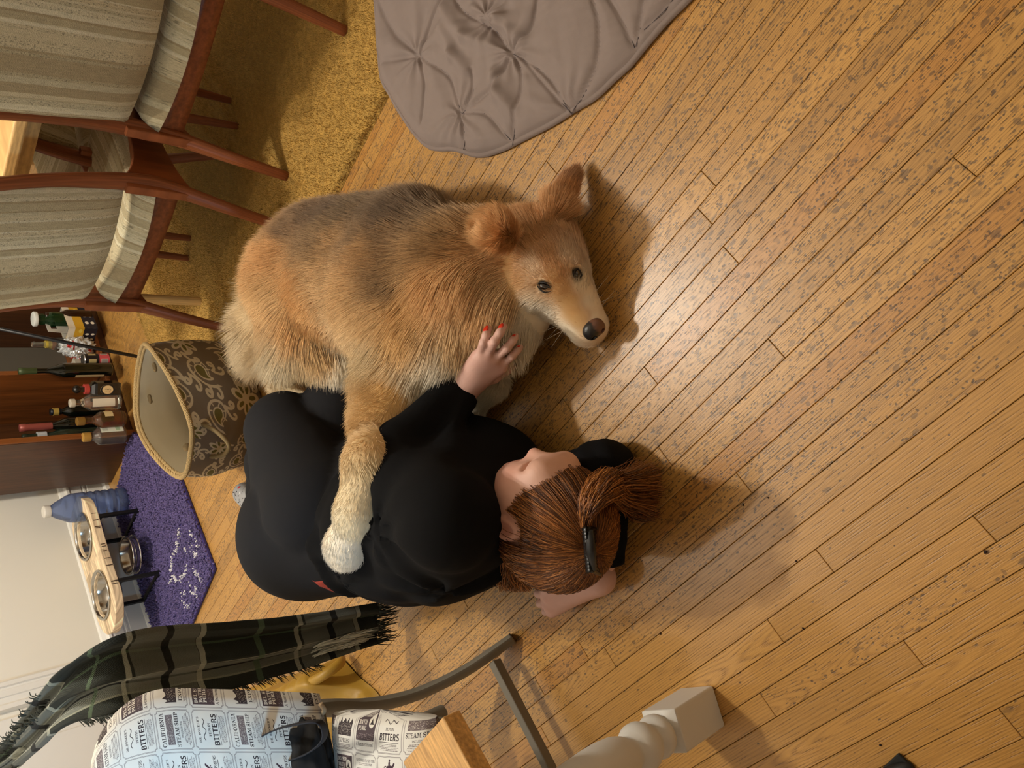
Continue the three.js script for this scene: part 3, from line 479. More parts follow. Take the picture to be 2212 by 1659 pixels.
{ // bottle carrier: open carton with a handle board and printed end
  const p = P(198, 703, SH), t = thing('bottle_carrier', 'white and yellow cardboard bottle carrier in the right bay', 'carton', V3(p.x, SH, p.z), cabT + 0.15);
  const tex = canvasTex(256, 256, g => { g.fillStyle = '#e6dfce'; g.fillRect(0, 0, 256, 256); g.fillStyle = '#d8a928'; g.fillRect(0, 60, 256, 80); g.fillStyle = '#1d1826'; g.fillRect(0, 140, 256, 116); g.fillStyle = '#efe9d8'; for (const [x, y] of [[64, 175], [150, 175], [64, 225], [150, 225]]) { g.beginPath(); g.arc(x, y, 17, 0, 7); g.fill(); } g.fillStyle = '#e8d060'; g.beginPath(); g.ellipse(205, 110, 34, 16, 0, 0, 7); g.fill(); });
  const m = mat(0xffffff, 0.75, { map: tex }), w = 0.115, d = 0.075, h = 0.1;
  part('front_wall', boxAt(w, h, 0.002, 0, h / 2, d / 2, 0), m, t); part('back_wall', boxAt(w, h, 0.002, 0, h / 2, -d / 2, 0), m, t); part('end_wall', boxAt(0.002, h, d, -w / 2, h / 2, 0, 0), m, t); part('end_wall', boxAt(0.002, h, d, w / 2, h / 2, 0, 0), m, t); part('bottom', boxAt(w, 0.002, d, 0, 0.001, 0, 0), m, t);
  const s = new THREE.Shape(); s.moveTo(-w / 2, 0); s.lineTo(w / 2, 0); s.lineTo(w / 2 - 0.02, 0.155); s.lineTo(-w / 2 + 0.02, 0.155); s.closePath(); const hole = new THREE.Path(); hole.moveTo(-0.025, 0.122); hole.lineTo(0.025, 0.122); hole.lineTo(0.025, 0.142); hole.lineTo(-0.025, 0.142); hole.closePath(); s.holes.push(hole);
  part('handle', new THREE.ExtrudeGeometry(s, { depth: 0.003, bevelEnabled: false }).translate(0, 0.002, -0.0015), mat(0xc4c0b6, 0.8), t);
  // one bottle neck left in it
  single('beer_bottle', 'brown beer bottle left in the cardboard carrier', 'bottle', lathe([[0, 0.004], [0.025, 0.004], [0.026, 0.01], [0.026, 0.085], [0.012, 0.115], [0.0105, 0.145], [0.0125, 0.148], [0.0125, 0.158], [0, 0.159]], 20), phys(0x2a1408, 0.15), V3(p.x, SH, p.z).addScaledVector(cabX, 0.028).addScaledVector(cabZ, 0.018));
}
{ // crumpled shiny shopping bag
  const p = P(205, 750, SH), R = rng(9), g = new THREE.IcosahedronGeometry(0.042, 12), q = g.attributes.position; for (let i = 0; i < q.count; i++) { const v = V3().fromBufferAttribute(q, i), n = v.clone().normalize(), k = 1 + 0.5 * Math.abs(nz(n.x * 2.6 + 4, n.y * 2.6, n.z * 2.6)) + 0.3 * Math.abs(nz(n.x * 6, n.y * 6, n.z * 6)) - 0.2; v.multiplyScalar(k); v.y *= 1.35; q.setXYZ(i, v.x, v.y, v.z); } void R; g.computeVertexNormals();
  const tex = canvasTex(256, 256, c => { c.fillStyle = '#d5d8da'; c.fillRect(0, 0, 256, 256); c.fillStyle = '#b8322e'; for (const [x, y] of [[40, 60], [120, 110], [200, 70], [80, 180], [180, 190]]) { c.beginPath(); c.arc(x, y, 15, 0, 7); c.fill(); c.fillRect(x - 22, y + 22, 44, 7); } });
  g.computeBoundingBox(); single('plastic_bag', 'crumpled silvery plastic bag with red print in the cabinet', 'bag', g, phys(0xffffff, 0.22, { map: tex, metalness: 0.25, clearcoat: 0.6, flatShading: true }), V3(p.x, SH - g.boundingBox.min.y, p.z));
}
{ const p = P(234, 776, SH), t = thing('drink_can', 'black and pink labelled can beside the dark wine bottle', 'can', V3(p.x, SH, p.z), 0.4), tex = canvasTex(256, 128, c => { c.fillStyle = '#17161c'; c.fillRect(0, 0, 256, 128); c.fillStyle = '#c8505a'; c.fillRect(0, 74, 256, 54); c.fillStyle = '#e8dcd8'; for (let k = 0; k < 4; k++) { c.fillRect(20 + k * 64, 84, 30, 36); c.fillStyle = '#333'; for (let i = 0; i < 8; i++) c.fillRect(22 + k * 64 + i * 3.4, 86, 1.6, 32); c.fillStyle = '#b8a878'; c.fillRect(14 + k * 64, 18, 34, 40); c.fillStyle = '#e8dcd8'; } });
  part('can_body', new THREE.CylinderGeometry(0.021, 0.021, 0.082, 28).translate(0, 0.043, 0), mat(0xffffff, 0.4, { map: tex }), t); part('can_lid', lathe([[0.021, 0.084], [0.019, 0.088], [0.017, 0.085], [0, 0.085]], 28), mat(0xb8b8b8, 0.3, { metalness: 1 }), t); }
for (const [px, py, s] of [[206, 727, 0], [217, 758, 1]]) { const p = P(px, py, SH); single('small_box', s ? 'plain pale cardboard box behind the plastic bag' : 'pale cardboard box with a small red mark', 'box', [boxAt(0.045, 0.075, 0.04, 0, 0.0375, 0, 0.001)], mat(s ? 0xb9b0a0 : 0xc4b4a4, 0.7), V3(p.x, SH, p.z).addScaledVector(cabZ, -0.08), cabT + 0.1); }
// ---------------------------------------------------------------- purple chenille mat with worn white lettering
const matC = [W(1.80, 0, -2.36), W(1.70, 0, -2.70), W(1.12, 0, -2.705), W(1.035, 0, -2.43), W(1.075, 0, -2.145), W(1.45, 0, -2.14)];
{
  const t = thing('chenille_mat', 'purple shaggy chenille mat under the dog bowls', 'mat'), R = rng(14);
  const s = new THREE.Shape(matC.map(p => new THREE.Vector2(p.x, -p.z))); const g = new THREE.ExtrudeGeometry(s, { depth: 0.006, bevelEnabled: true, bevelSize: 0.004, bevelThickness: 0.002, bevelSegments: 2 }); g.rotateX(-Math.PI / 2); g.translate(0, 0.003, 0);
  part('backing', g, mat(0x3c3370, 0.95), t);
  const inside = (x, z) => { let c = false; for (let i = 0, j = matC.length - 1; i < matC.length; j = i++) { const a = matC[i], b = matC[j]; if ((a.z > z) !== (b.z > z) && x < (b.x - a.x) * (z - a.z) / (b.z - a.z) + a.x) c = !c; } return c; };
  const z2 = ([x, y]) => P(x * 0.2893, 1000 + y * 0.2893, 0.014), strokes = [[[1345, 490], [1330, 560], [1330, 650], [1290, 700], [1285, 760], [1278, 800]], [[1420, 600], [1430, 650], [1460, 690], [1480, 610], [1465, 570]], [[1395, 770], [1390, 820], [1340, 880], [1300, 850]], [[1450, 790], [1490, 860], [1510, 880]], [[1420, 900], [1435, 960], [1470, 990], [1470, 930]], [[1385, 960], [1355, 1010], [1390, 1080], [1420, 1060]], [[1385, 630], [1392, 665]], [[1425, 530], [1440, 560]], [[1300, 850], [1275, 890]]].map(q => q.map(z2));
  const white = (x, z) => { for (const q of strokes) for (let i = 0; i + 1 < q.length; i++) { const a = q[i], b = q[i + 1], dx = b.x - a.x, dz = b.z - a.z, k = clamp(((x - a.x) * dx + (z - a.z) * dz) / (dx * dx + dz * dz), 0, 1); if (Math.hypot(x - a.x - dx * k, z - a.z - dz * k) < 0.0052) return true; } return false; };
  const N = 26000, cg = new THREE.CapsuleGeometry(0.0026, 0.006, 2, 6).translate(0, 0.005, 0), im = new THREE.InstancedMesh(cg, mat(0xffffff, 0.9), N), M = new THREE.Matrix4(), q = new THREE.Quaternion(), e = new THREE.Euler(), c = new THREE.Color(), sc = V3(); let n = 0;
  for (let i = 0; i < N * 3 && n < N; i++) { const x = mix(-0.95, 0.12, R()), z = mix(-3.25, -2.25, R()); if (!inside(x, z)) continue; e.set((R() - 0.5) * 1.9, R() * 6.28, (R() - 0.5) * 1.9); q.setFromEuler(e); const k = 0.8 + R() * 0.5; sc.set(k, k * (0.8 + 0.6 * R()), k); M.compose(V3(x, 0.006, z), q, sc); im.setMatrixAt(n, M); const d = 0.65 + R() * 0.6; white(x, z) && R() < 0.85 ? c.setRGB(0.7, 0.68, 0.7) : c.setRGB(0.115 * d, 0.088 * d, 0.235 * d); im.setColorAt(n, c); n++; }
  im.count = n; im.name = 'chenille'; im.userData.kind = 'stuff'; im.castShadow = im.receiveShadow = true; t.add(im);
}
// ---------------------------------------------------------------- raised dog bowl stand
{
  const o = W(1.415, 0.012, -2.6), t = thing('bowl_stand', 'dog bowl stand with a rounded wood slab on black metal legs', 'stand', o, TH);
  const L = 0.15, Rr = 0.105, s = new THREE.Shape(); s.moveTo(-L, -Rr * 0.96); s.bezierCurveTo(-0.05, -Rr * 0.88, 0.05, -Rr * 0.92, L, -Rr); s.absarc(L, 0, Rr, -Math.PI / 2, Math.PI / 2, false); s.bezierCurveTo(0.05, Rr * 0.93, -0.05, Rr * 0.9, -L, Rr * 0.96); s.absarc(-L, 0, Rr * 0.96, Math.PI / 2, 3 * Math.PI / 2, false);
  for (const x of [-0.118, 0.118]) { const h = new THREE.Path(); h.absarc(x, 0, 0.078, 0, Math.PI * 2, true); s.holes.push(h); }
  const g = new THREE.ExtrudeGeometry(s, { depth: 0.022, bevelEnabled: true, bevelSize: 0.004, bevelThickness: 0.003, bevelSegments: 3, curveSegments: 40 }); g.rotateX(-Math.PI / 2); g.translate(0, 0.14, 0);
  const uv = g.attributes.uv, p = g.attributes.position; for (let i = 0; i < p.count; i++) uv.setXY(i, (p.getZ(i) + p.getY(i)) * 2.2, p.getX(i) * 0.9);
  part('slab', g, phys(0xffffff, 0.5, { map: woodTex(226, 200, 164, 44, 1.5) }), t, 'pale cracked wood slab');
  const bark = mat(0x4a3524, 0.9), R = rng(31); for (let i = 0; i < 16; i++) { const a = R() * 6.28, ex = (R() < 0.5 ? -1 : 1) * L * R(), zz = R() < 0.8 ? Rr + 0.003 : Rr; const q = Math.abs(ex) > L * 0.95 ? V3(ex + Rr * Math.cos(a), 0.152, Rr * Math.sin(a)) : V3(ex, 0.152, zz - 0.0005); part('crack', boxAt(0.002, 0.012 + 0.01 * R(), 0.002, q.x, q.y, q.z, 0), bark, t); }
  const steel = mat(0xbfbcb6, 0.16, { metalness: 1 });
  for (const x of [-0.118, 0.118]) single('steel_bowl', x < 0 ? 'stainless steel bowl in the stand nearer the door casing' : 'stainless steel bowl in the stand beside the blue jug', 'bowl', lathe([[0.0, -0.05], [0.05, -0.05], [0.066, -0.042], [0.075, -0.01], [0.077, 0.003], [0.084, 0.004], [0.086, 0.001], [0.084, -0.001], [0.0795, -0.001], [0.0775, -0.012], [0.069, -0.045], [0.052, -0.053], [0, -0.053]], 48), steel, W(1.415 + x, 0.18, -2.6), 0, 'bowls of the raised stand');
  const blk = mat(0x0f0f10, 0.5), b = 0.012, fz = 0.1, bx = 0.13;
  for (const sx of [-1, 1]) { part('leg', boxAt(b, 0.14, b, sx * bx, 0.07, fz, 0.001), blk, t); part('leg', boxAt(b, 0.14, b, sx * bx, 0.07, -fz * 0.85, 0.001), blk, t); part('runner', boxAt(b, b, fz * 1.85, sx * bx, b / 2, fz * 0.075, 0.001), blk, t); part('top_rail', boxAt(b, b, fz * 1.85, sx * bx, 0.132, fz * 0.075, 0.001), blk, t); }
  const cp = P(318, 1192, 0.015), cn = thing('clear_canister', 'clear plastic canister with steel rims under the bowl stand', 'canister', V3(cp.x, 0.014, cp.z));
  part('canister_wall', lathe([[0, 0], [0.062, 0], [0.066, 0.004], [0.066, 0.07], [0.063, 0.07], [0.063, 0.004], [0, 0.003]], 40), phys(0xffffff, 0.05, { transmission: 1, thickness: 0, ior: 1.3 }), cn); for (const y of [0.046, 0.07]) part('rim', new THREE.TorusGeometry(0.066, 0.0028, 10, 60).rotateX(Math.PI / 2).translate(0, y, 0), steel, cn); part('inner_bowl', lathe([[0, 0.03], [0.04, 0.03], [0.055, 0.045], [0.061, 0.07], [0.059, 0.07], [0.053, 0.047], [0.04, 0.033], [0, 0.033]], 40), steel, cn);
}
// ---------------------------------------------------------------- blue water jug
{
  const b = P(272, 1082, 0.014), h = solveH(b, 92) - 0.014, t = thing('water_jug', 'translucent blue ribbed plastic water jug with a white cap', 'jug', V3(b.x, 0.013, b.z));
  const r = 0.052, pr = [[0, 0], [r * 0.8, 0], [r, 0.012]]; for (let i = 0; i < 5; i++) { const y = 0.03 + i * 0.024; pr.push([r, y], [r * 0.94, y + 0.006], [r * 0.94, y + 0.01], [r, y + 0.016]); } pr.push([r, h * 0.66], [r * 0.93, h * 0.72], [r * 0.55, h * 0.86], [r * 0.36, h * 0.91], [r * 0.34, h * 0.95], [0, h * 0.95]);
  part('jug_body', lathe(pr, 40), phys(0xb4c4ea, 0.14, { transmission: 0.8, thickness: 0.04, ior: 1.33, attenuationColor: new THREE.Color(0x6a86c8), attenuationDistance: 0.2 }), t);
  part('cap', lathe([[r * 0.4, h * 0.92], [r * 0.42, h * 0.93], [r * 0.42, h * 0.985], [r * 0.36, h], [r * 0.2, h], [r * 0.19, h * 0.992], [0, h * 0.992]], 30), mat(0xd8d2c8, 0.5), t);
}
// ---------------------------------------------------------------- paisley tote with rope trim
{
  const t = thing('tote_bag', 'brown paisley fabric tote with rope rim and cream lining', 'bag');
  const yR = 0.27, rim = [[312, 744], [301, 775], [294, 830], [295, 905], [318, 965], [396, 1030], [412, 975], [414, 930], [385, 850], [345, 780]].map(([x, y], i) => P(x, y, yR + [0.0, 0.0, 0.0, 0, 0, 0.0, 0, -0.01, -0.012, -0.005][i]));
  const base = [[478, 738], [452, 750], [430, 800], [430, 880], [452, 950], [520, 1006], [542, 985], [562, 935], [566, 870], [530, 790]].map(([x, y]) => P(x, y, 0.004));
  const cr = new THREE.CatmullRomCurve3(rim, true, 'centripetal'), cb = new THREE.CatmullRomCurve3(base, true, 'centripetal'), ctr = rim.reduce((a, p) => a.add(p), V3()).multiplyScalar(1 / rim.length);
  const wall = inn => (u, v) => { const a = cb.getPoint(u), b = cr.getPoint(u), p = a.lerp(b, v); const bulge = 0.012 * Math.sin(Math.PI * Math.min(1, v * 1.05)) + 0.008 * fbm(u * 9, v * 4, 3); const o = p.clone().sub(ctr).setY(0).normalize(); p.addScaledVector(o, bulge - (inn ? 0.004 : 0)); p.y = mix(0.004, b.y, Math.pow(v, 0.96)); return p; };
  const tex = canvasTex(1024, 512, (g, w, h) => {
    g.fillStyle = '#7d7060'; g.fillRect(0, 0, w, h); const R = rng(17), cream = '#d8caac', olive = '#736a36';
    const scroll = (x, y, s, a, f) => { g.save(); g.translate(x, y); g.rotate(a); g.scale(f ? -s : s, s); g.strokeStyle = cream; g.lineWidth = 15; g.lineCap = 'round'; g.beginPath(); g.moveTo(0, 60); g.bezierCurveTo(-10, 20, 30, -10, 38, 20); g.bezierCurveTo(40, 40, 16, 42, 18, 26); g.stroke(); g.beginPath(); g.moveTo(0, 60); g.bezierCurveTo(-30, 40, -50, 10, -36, -12); g.bezierCurveTo(-26, -28, -8, -16, -16, -2); g.stroke(); g.restore(); };
    const paisley = (x, y, s, a) => { g.save(); g.translate(x, y); g.rotate(a); g.scale(s, s); const drop = k => { g.beginPath(); g.moveTo(0, -70 * k); g.bezierCurveTo(60 * k, -40 * k, 70 * k, 50 * k, 0, 60 * k); g.bezierCurveTo(-70 * k, 60 * k, -50 * k, -10 * k, -10 * k, -20 * k); g.bezierCurveTo(20 * k, -30 * k, 10 * k, -60 * k, 0, -70 * k); }; g.fillStyle = cream; drop(1); g.fill(); g.fillStyle = '#7d7060'; drop(0.83); g.fill(); g.strokeStyle = cream; g.lineWidth = 5; for (let i = 0; i < 6; i++) { const q = i / 6 * 5.2 + 0.6; g.beginPath(); g.moveTo(Math.cos(q) * 24, 14 + Math.sin(q) * 24); g.lineTo(Math.cos(q) * 46, 10 + Math.sin(q) * 42); g.stroke(); } g.fillStyle = olive; drop(0.52); g.fill(); g.strokeStyle = cream; g.lineWidth = 6; drop(0.52); g.stroke(); g.restore(); };
    const flower = (x, y, s, a) => { g.save(); g.translate(x, y); g.rotate(a); g.scale(s, s); for (let i = 0; i < 7; i++) { g.rotate(6.283 / 7); g.fillStyle = cream; g.beginPath(); g.ellipse(0, -36, 15, 27, 0, 0, 7); g.fill(); g.fillStyle = olive; g.beginPath(); g.ellipse(0, -32, 7, 16, 0, 0, 7); g.fill(); } g.fillStyle = cream; g.beginPath(); g.arc(0, 0, 15, 0, 7); g.fill(); g.restore(); };
    for (let j = 0; j < 3; j++) for (let i = 0; i < 6; i++) { const x = i * 171 + (j % 2) * 85 + 40, y = j * 171 + 80; (i + j) % 3 === 0 ? flower(x, y, 1.2, R() * 6) : paisley(x, y, 1.15, R() * 6.28); scroll(x + 84, y + 10, 0.9, R() * 6.28, i % 2); scroll(x + 30, y + 88, 0.8, R() * 6.28, j % 2); }
  }); tex.repeat.set(1.5, 0.85);
  const out = sheet(wall(false), 120, 30), inn = sheet(wall(true), 120, 30); inn.index.array.reverse(); inn.computeVertexNormals();
  const fm = mat(0xffffff, 0.9, { map: tex, side: THREE.DoubleSide }); part('shell', out, fm, t, 'brown, olive and cream paisley cloth'); part('lining', inn, mat(0xe2d9c6, 0.9, { side: THREE.DoubleSide }), t, 'cream cloth lining');
  { const pts = []; for (let i = 0; i < 40; i++) pts.push(new THREE.Vector2(cb.getPoint(i / 40).x, -cb.getPoint(i / 40).z)); const g = new THREE.ShapeGeometry(new THREE.Shape(pts)); g.rotateX(-Math.PI / 2); g.translate(0, 0.006, 0); part('bottom', g, mat(0xb9ad98, 0.9, { side: THREE.DoubleSide }), t); }
  const ropeM = mat(0xb89a68, 0.9, { bumpMap: dataTex(64, 64, (x, y) => { const v = 128 + 120 * Math.sin((x + y) * 6.283 / 16); return [v, v, v]; }, false), bumpScale: 0.002 }); ropeM.bumpMap.repeat.set(2, 60);
  const loop = cr.getPoints(160); part('rope_rim', sweep(loop, [0.0062, 0.0062], 10, 260), ropeM, t); const loop2 = loop.map(p => p.clone().addScaledVector(ctr.clone().sub(p).setY(0).normalize(), 0.009).add(V3(0, -0.003, 0))); part('rope_rim', sweep(loop2, [0.0042, 0.0042], 8, 260), ropeM, t);
  const dk = mat(0x8a744e, 0.9); part('handle', sweep([P(430, 916, 0.225), P(455, 925, 0.21), P(482, 945, 0.19), P(494, 962, 0.178), P(488, 978, 0.178), P(465, 986, 0.19), P(430, 982, 0.21)], [0.0055, 0.0055], 8, 60), dk, t, 'rope handle hanging outside');
  for (const [x, y] of [[334, 793], [324, 862]]) { const q = P(x, y, 0.235); part('knot', new THREE.TorusGeometry(0.008, 0.0052, 10, 20).rotateX(1.2).rotateY(0.5).translate(q.x, q.y, q.z), ropeM, t); } { const q = P(404, 966, 0.272); part('knot', new THREE.SphereGeometry(0.01, 14, 10).translate(q.x, q.y, q.z), ropeM, t); }
}
// ---------------------------------------------------------------- thin black pole leaning behind the tote
single('black_pole', 'thin black pole leaning behind the paisley tote', 'pole', sweep([P(322, 775, 0.004), P(150, 741, 0.262), P(-120, 686, 0.56)], [0.0062, 0.0062], 12, 20), mat(0x131317, 0.4));
// ---------------------------------------------------------------- black bag beyond the dining table
{ const q = P(72, 272, 0.25), t = thing('shoulder_bag', 'black shoulder bag with a brown flap beyond the dining table', 'bag', V3(q.x, 0, q.z), TH); part('bag_body', boxAt(0.2, 0.24, 0.1, 0, 0.12, 0, 0.03), mat(0x15130f, 0.7), t); part('flap', boxAt(0.17, 0.07, 0.012, -0.01, 0.22, 0.052, 0.005), mat(0x3a1f14, 0.6), t); part('strap', sweep([V3(-0.09, 0.23, 0), V3(-0.05, 0.34, 0), V3(0.05, 0.34, 0), V3(0.09, 0.23, 0)], [0.008, 0.008], 8, 30, true, 0.4), mat(0x15130f, 0.7), t); }
// ---------------------------------------------------------------- the dog, lying on its side with its head up and one foreleg over the person
const strandGeo = (() => { // one tapering bent hair of unit length along +Y, bending towards -Z
  const pos = [], idx = [], n = 4; for (let i = 0; i <= n; i++) { const t = i / n, w = 0.5 * (1 - 0.93 * t * t), z = -4.0 * t * t; for (let j = 0; j < 3; j++) { const a = j / 3 * 6.2832; pos.push(Math.cos(a) * w, t, z + Math.sin(a) * w); } }
  for (let i = 0; i < n; i++) for (let j = 0; j < 3; j++) { const a = i * 3 + j, b = i * 3 + (j + 1) % 3; idx.push(a, a + 3, b, b, a + 3, b + 3); }
  const g = new THREE.BufferGeometry(); g.setAttribute('position', new THREE.Float32BufferAttribute(pos, 3)); g.setIndex(idx); g.computeVertexNormals(); return g;
})();
function surfaceSampler(g, seed) {
  const p = g.attributes.position, ix = g.index.array, n = ix.length / 3, cum = new Float32Array(n), a = V3(), b = V3(), c = V3(); let s = 0;
  for (let i = 0; i < n; i++) { a.fromBufferAttribute(p, ix[3 * i]); b.fromBufferAttribute(p, ix[3 * i + 1]).sub(a); c.fromBufferAttribute(p, ix[3 * i + 2]).sub(a); s += b.cross(c).length() / 2; cum[i] = s; }
  const R = rng(seed), N = g.attributes.normal;
  return { area: s, next() { const t = R() * s; let lo = 0, hi = n - 1; while (lo < hi) { const m = (lo + hi) >> 1; cum[m] < t ? lo = m + 1 : hi = m; } let u = R(), v = R(); if (u + v > 1) { u = 1 - u; v = 1 - v; } const w = 1 - u - v, i = ix[3 * lo], j = ix[3 * lo + 1], k = ix[3 * lo + 2];
    return [V3(p.getX(i) * w + p.getX(j) * u + p.getX(k) * v, p.getY(i) * w + p.getY(j) * u + p.getY(k) * v, p.getZ(i) * w + p.getZ(j) * u + p.getZ(k) * v), V3(N.getX(i) * w + N.getX(j) * u + N.getX(k) * v, N.getY(i) * w + N.getY(j) * u + N.getY(k) * v, N.getZ(i) * w + N.getZ(j) * u + N.getZ(k) * v).normalize(), R]; } };
}
let dogField = null;
const dog = thing('dog', 'large shaggy golden dog with dark saddle lying beside the person in black', 'dog');
const dogHead = (() => {
  const occ = P(1116, 522, 0.092), nose = P(1281, 710, 0.04), h = nose.clone().sub(occ).normalize(), eL = P(1177, 622, 0.104), eR = P(1250, 592, 0.07);
  const side = eR.clone().sub(eL); side.addScaledVector(h, -side.dot(h)).normalize(); const up = new THREE.Vector3().crossVectors(side, h).normalize(); if (up.y < 0) up.negate();
  return { occ, nose, h, side, up, eL, eR };
})();
{
  const { occ, nose, h, side, up, eL, eR } = dogHead;
  const at = (o, a, b, c) => o.clone().addScaledVector(h, a).addScaledVector(side, b).addScaledVector(up, c);
  const mid = eL.clone().add(eR).multiplyScalar(0.5), HL = occ.distanceTo(nose);
  const skullC = at(occ, 0.038, -0.004, -0.014);
  const bodyParts = [
    bone(P(668, 590, 0.125), P(770, 605, 0.13), 0.128, 0.128),
    bone(P(770, 605, 0.13), P(890, 640, 0.14), 0.128, 0.145),
    bone(P(700, 530, 0.11), P(890, 535, 0.12), 0.1, 0.112),
    bone(P(890, 640, 0.14), P(975, 690, 0.125), 0.14, 0.115),
    bone(P(905, 545, 0.13), P(985, 585, 0.15), 0.105, 0.1),
    bone(P(985, 605, 0.135), P(1080, 560, 0.105), 0.1, 0.08),
    bone(P(1000, 680, 0.11), P(1090, 700, 0.1), 0.095, 0.062),
    bone(P(1085, 640, 0.085), P(1120, 690, 0.06), 0.082, 0.055), bone(P(1060, 560, 0.1), P(1095, 620, 0.09), 0.085, 0.085),
    // hindquarter
    bone(P(650, 620, 0.16), P(660, 725, 0.15), 0.115, 0.085), bone(P(660, 725, 0.15), P(728, 785, 0.11), 0.085, 0.062),
    bone(P(650, 740, 0.1), P(612, 830, 0.06), 0.06, 0.032), bone(P(612, 830, 0.05), P(655, 868, 0.035), 0.03, 0.024), bone(P(655, 868, 0.032), P(690, 880, 0.024), 0.026, 0.022),
    // the other hind leg, under the first
    bone(P(690, 690, 0.08), P(752, 800, 0.06), 0.075, 0.05),
    // upper foreleg over the person
    bone(P(905, 730, 0.17), P(868, 815, 0.19), 0.1, 0.078), bone(P(868, 815, 0.19), P(828, 905, 0.25), 0.076, 0.056),
    bone(P(828, 905, 0.25), P(796, 1000, 0.338), 0.054, 0.042), bone(P(796, 1000, 0.338), P(772, 1105, 0.352), 0.041, 0.037), bone(P(772, 1105, 0.352), P(750, 1180, 0.338), 0.038, 0.04), bone(P(750, 1180, 0.335), P(742, 1208, 0.325), 0.038, 0.03),
    // lower foreleg, folded on the floor under the person's forearm
    bone(P(965, 790, 0.1), P(1060, 830, 0.04), 0.06, 0.034), bone(P(1060, 830, 0.04), P(1010, 900, 0.035), 0.034, 0.03), bone(P(1010, 900, 0.035), P(990, 960, 0.03), 0.03, 0.026),
  ];
  const tailParts = [bone(P(590, 640, 0.1), P(560, 700, 0.06), 0.05, 0.045), bone(P(560, 700, 0.06), P(555, 770, 0.04), 0.05, 0.04), bone(P(560, 740, 0.05), P(620, 790, 0.035), 0.04, 0.03)];
  const bodyF0 = blend([...bodyParts, ...tailParts], 0.04), bodyF = (x, y, z) => bodyF0(x, y, z) + 0.009;
  const skull = ellip(skullC, h, side, [0.092, 0.084, 0.068]), cheekA = ellip(at(skullC, 0.04, -0.05, -0.028), h, side, [0.06, 0.038, 0.045]), cheekB = ellip(at(skullC, 0.03, 0.045, -0.03), h, side, [0.055, 0.035, 0.045]);
  const mz0 = at(mid, 0.0, 0, -0.028), mz1 = at(nose, -0.012, 0, -0.012);
  const muz = bone(at(mz0, 0, -0.006, -0.004), at(mz1, 0, -0.003, -0.004), 0.054, 0.034), muzTop = bone(at(mid, -0.01, 0, -0.008), at(nose, -0.012, 0, 0.004), 0.03, 0.021);
  const jaw = bone(at(mz0, 0, -0.008, -0.034), at(mz1, -0.014, -0.006, -0.022), 0.034, 0.022), brow = at(mid, -0.03, 0, 0.004);
  const headF0 = blend([skull, cheekA, cheekB, muz, muzTop, ellip(brow, h, side, [0.05, 0.055, 0.04])], 0.03), headF1 = blend([headF0, jaw], 0.012);
  eL.copy(hit(1177, 621, headF1)); eR.copy(hit(1249, 592, headF1)); const noseTip = hit(1281, 708, headF1); nose.copy(noseTip).addScaledVector(up, -0.004);
  const outOf = e => V3(headF1(e.x + 1e-3, e.y, e.z) - headF1(e.x - 1e-3, e.y, e.z), headF1(e.x, e.y + 1e-3, e.z) - headF1(e.x, e.y - 1e-3, e.z), headF1(e.x, e.y, e.z + 1e-3) - headF1(e.x, e.y, e.z - 1e-3)).normalize();
  const nL = outOf(eL), nR = outOf(eR);
  const sockets = [eL, eR].map(e => bone(e.clone().addScaledVector(h, 0.005).addScaledVector(up, 0.004), e.clone().addScaledVector(h, -0.005).addScaledVector(up, 0.004), 0.0085, 0.0085));
  const ears = [], earDirs = [];
  const earLeaf = (a, m, b, w, n) => { const d1 = m.clone().sub(a), d2 = b.clone().sub(m); earDirs.push([a.clone().lerp(b, 0.45), b.clone().sub(a).normalize(), a.distanceTo(b)]); ears.push(ellip(a.clone().lerp(m, 0.5), d1, new THREE.Vector3().crossVectors(n, d1), [d1.length() * 0.72, w, 0.013]), ellip(m.clone().lerp(b, 0.45), d2, new THREE.Vector3().crossVectors(n, d2), [d2.length() * 0.8, w * 0.86, 0.009])); };
  earLeaf(P(1108, 510, 0.155), P(1072, 494, 0.195), P(1036, 494, 0.195), 0.027, V3(0.1, 0.9, -0.35));
  earLeaf(P(1190, 472, 0.085), P(1212, 430, 0.065), P(1236, 382, 0.035), 0.021, V3(-0.25, 0.7, 0.5));
  const earF = blend(ears, 0.03);
  const headF = (x, y, z) => { let d = sminK(headF1(x, y, z), earF(x, y, z), 0.018); for (const s of sockets) d = Math.max(d, -s(x, y, z) ); return d; };
  const full = (x, y, z) => Math.max(sminK(bodyF(x, y, z), headF(x, y, z), 0.03), 0.002 - y), coarse = (x, y, z) => Math.max(sminK(bodyF(x, y, z), headF(x, y, z) + 0.007, 0.03), 0.002 - y);
  const gBody = surfaceNet(V3(-0.36, -0.01, -2.02), V3(0.52, 0.42, -0.66), 0.0105, coarse);
  const gHead = surfaceNet(V3(-0.02, -0.01, -1.0), V3(0.38, 0.25, -0.62), 0.0042, (x, y, z) => Math.max(headF(x, y, z), 0.002 - y));
  dogField = full;
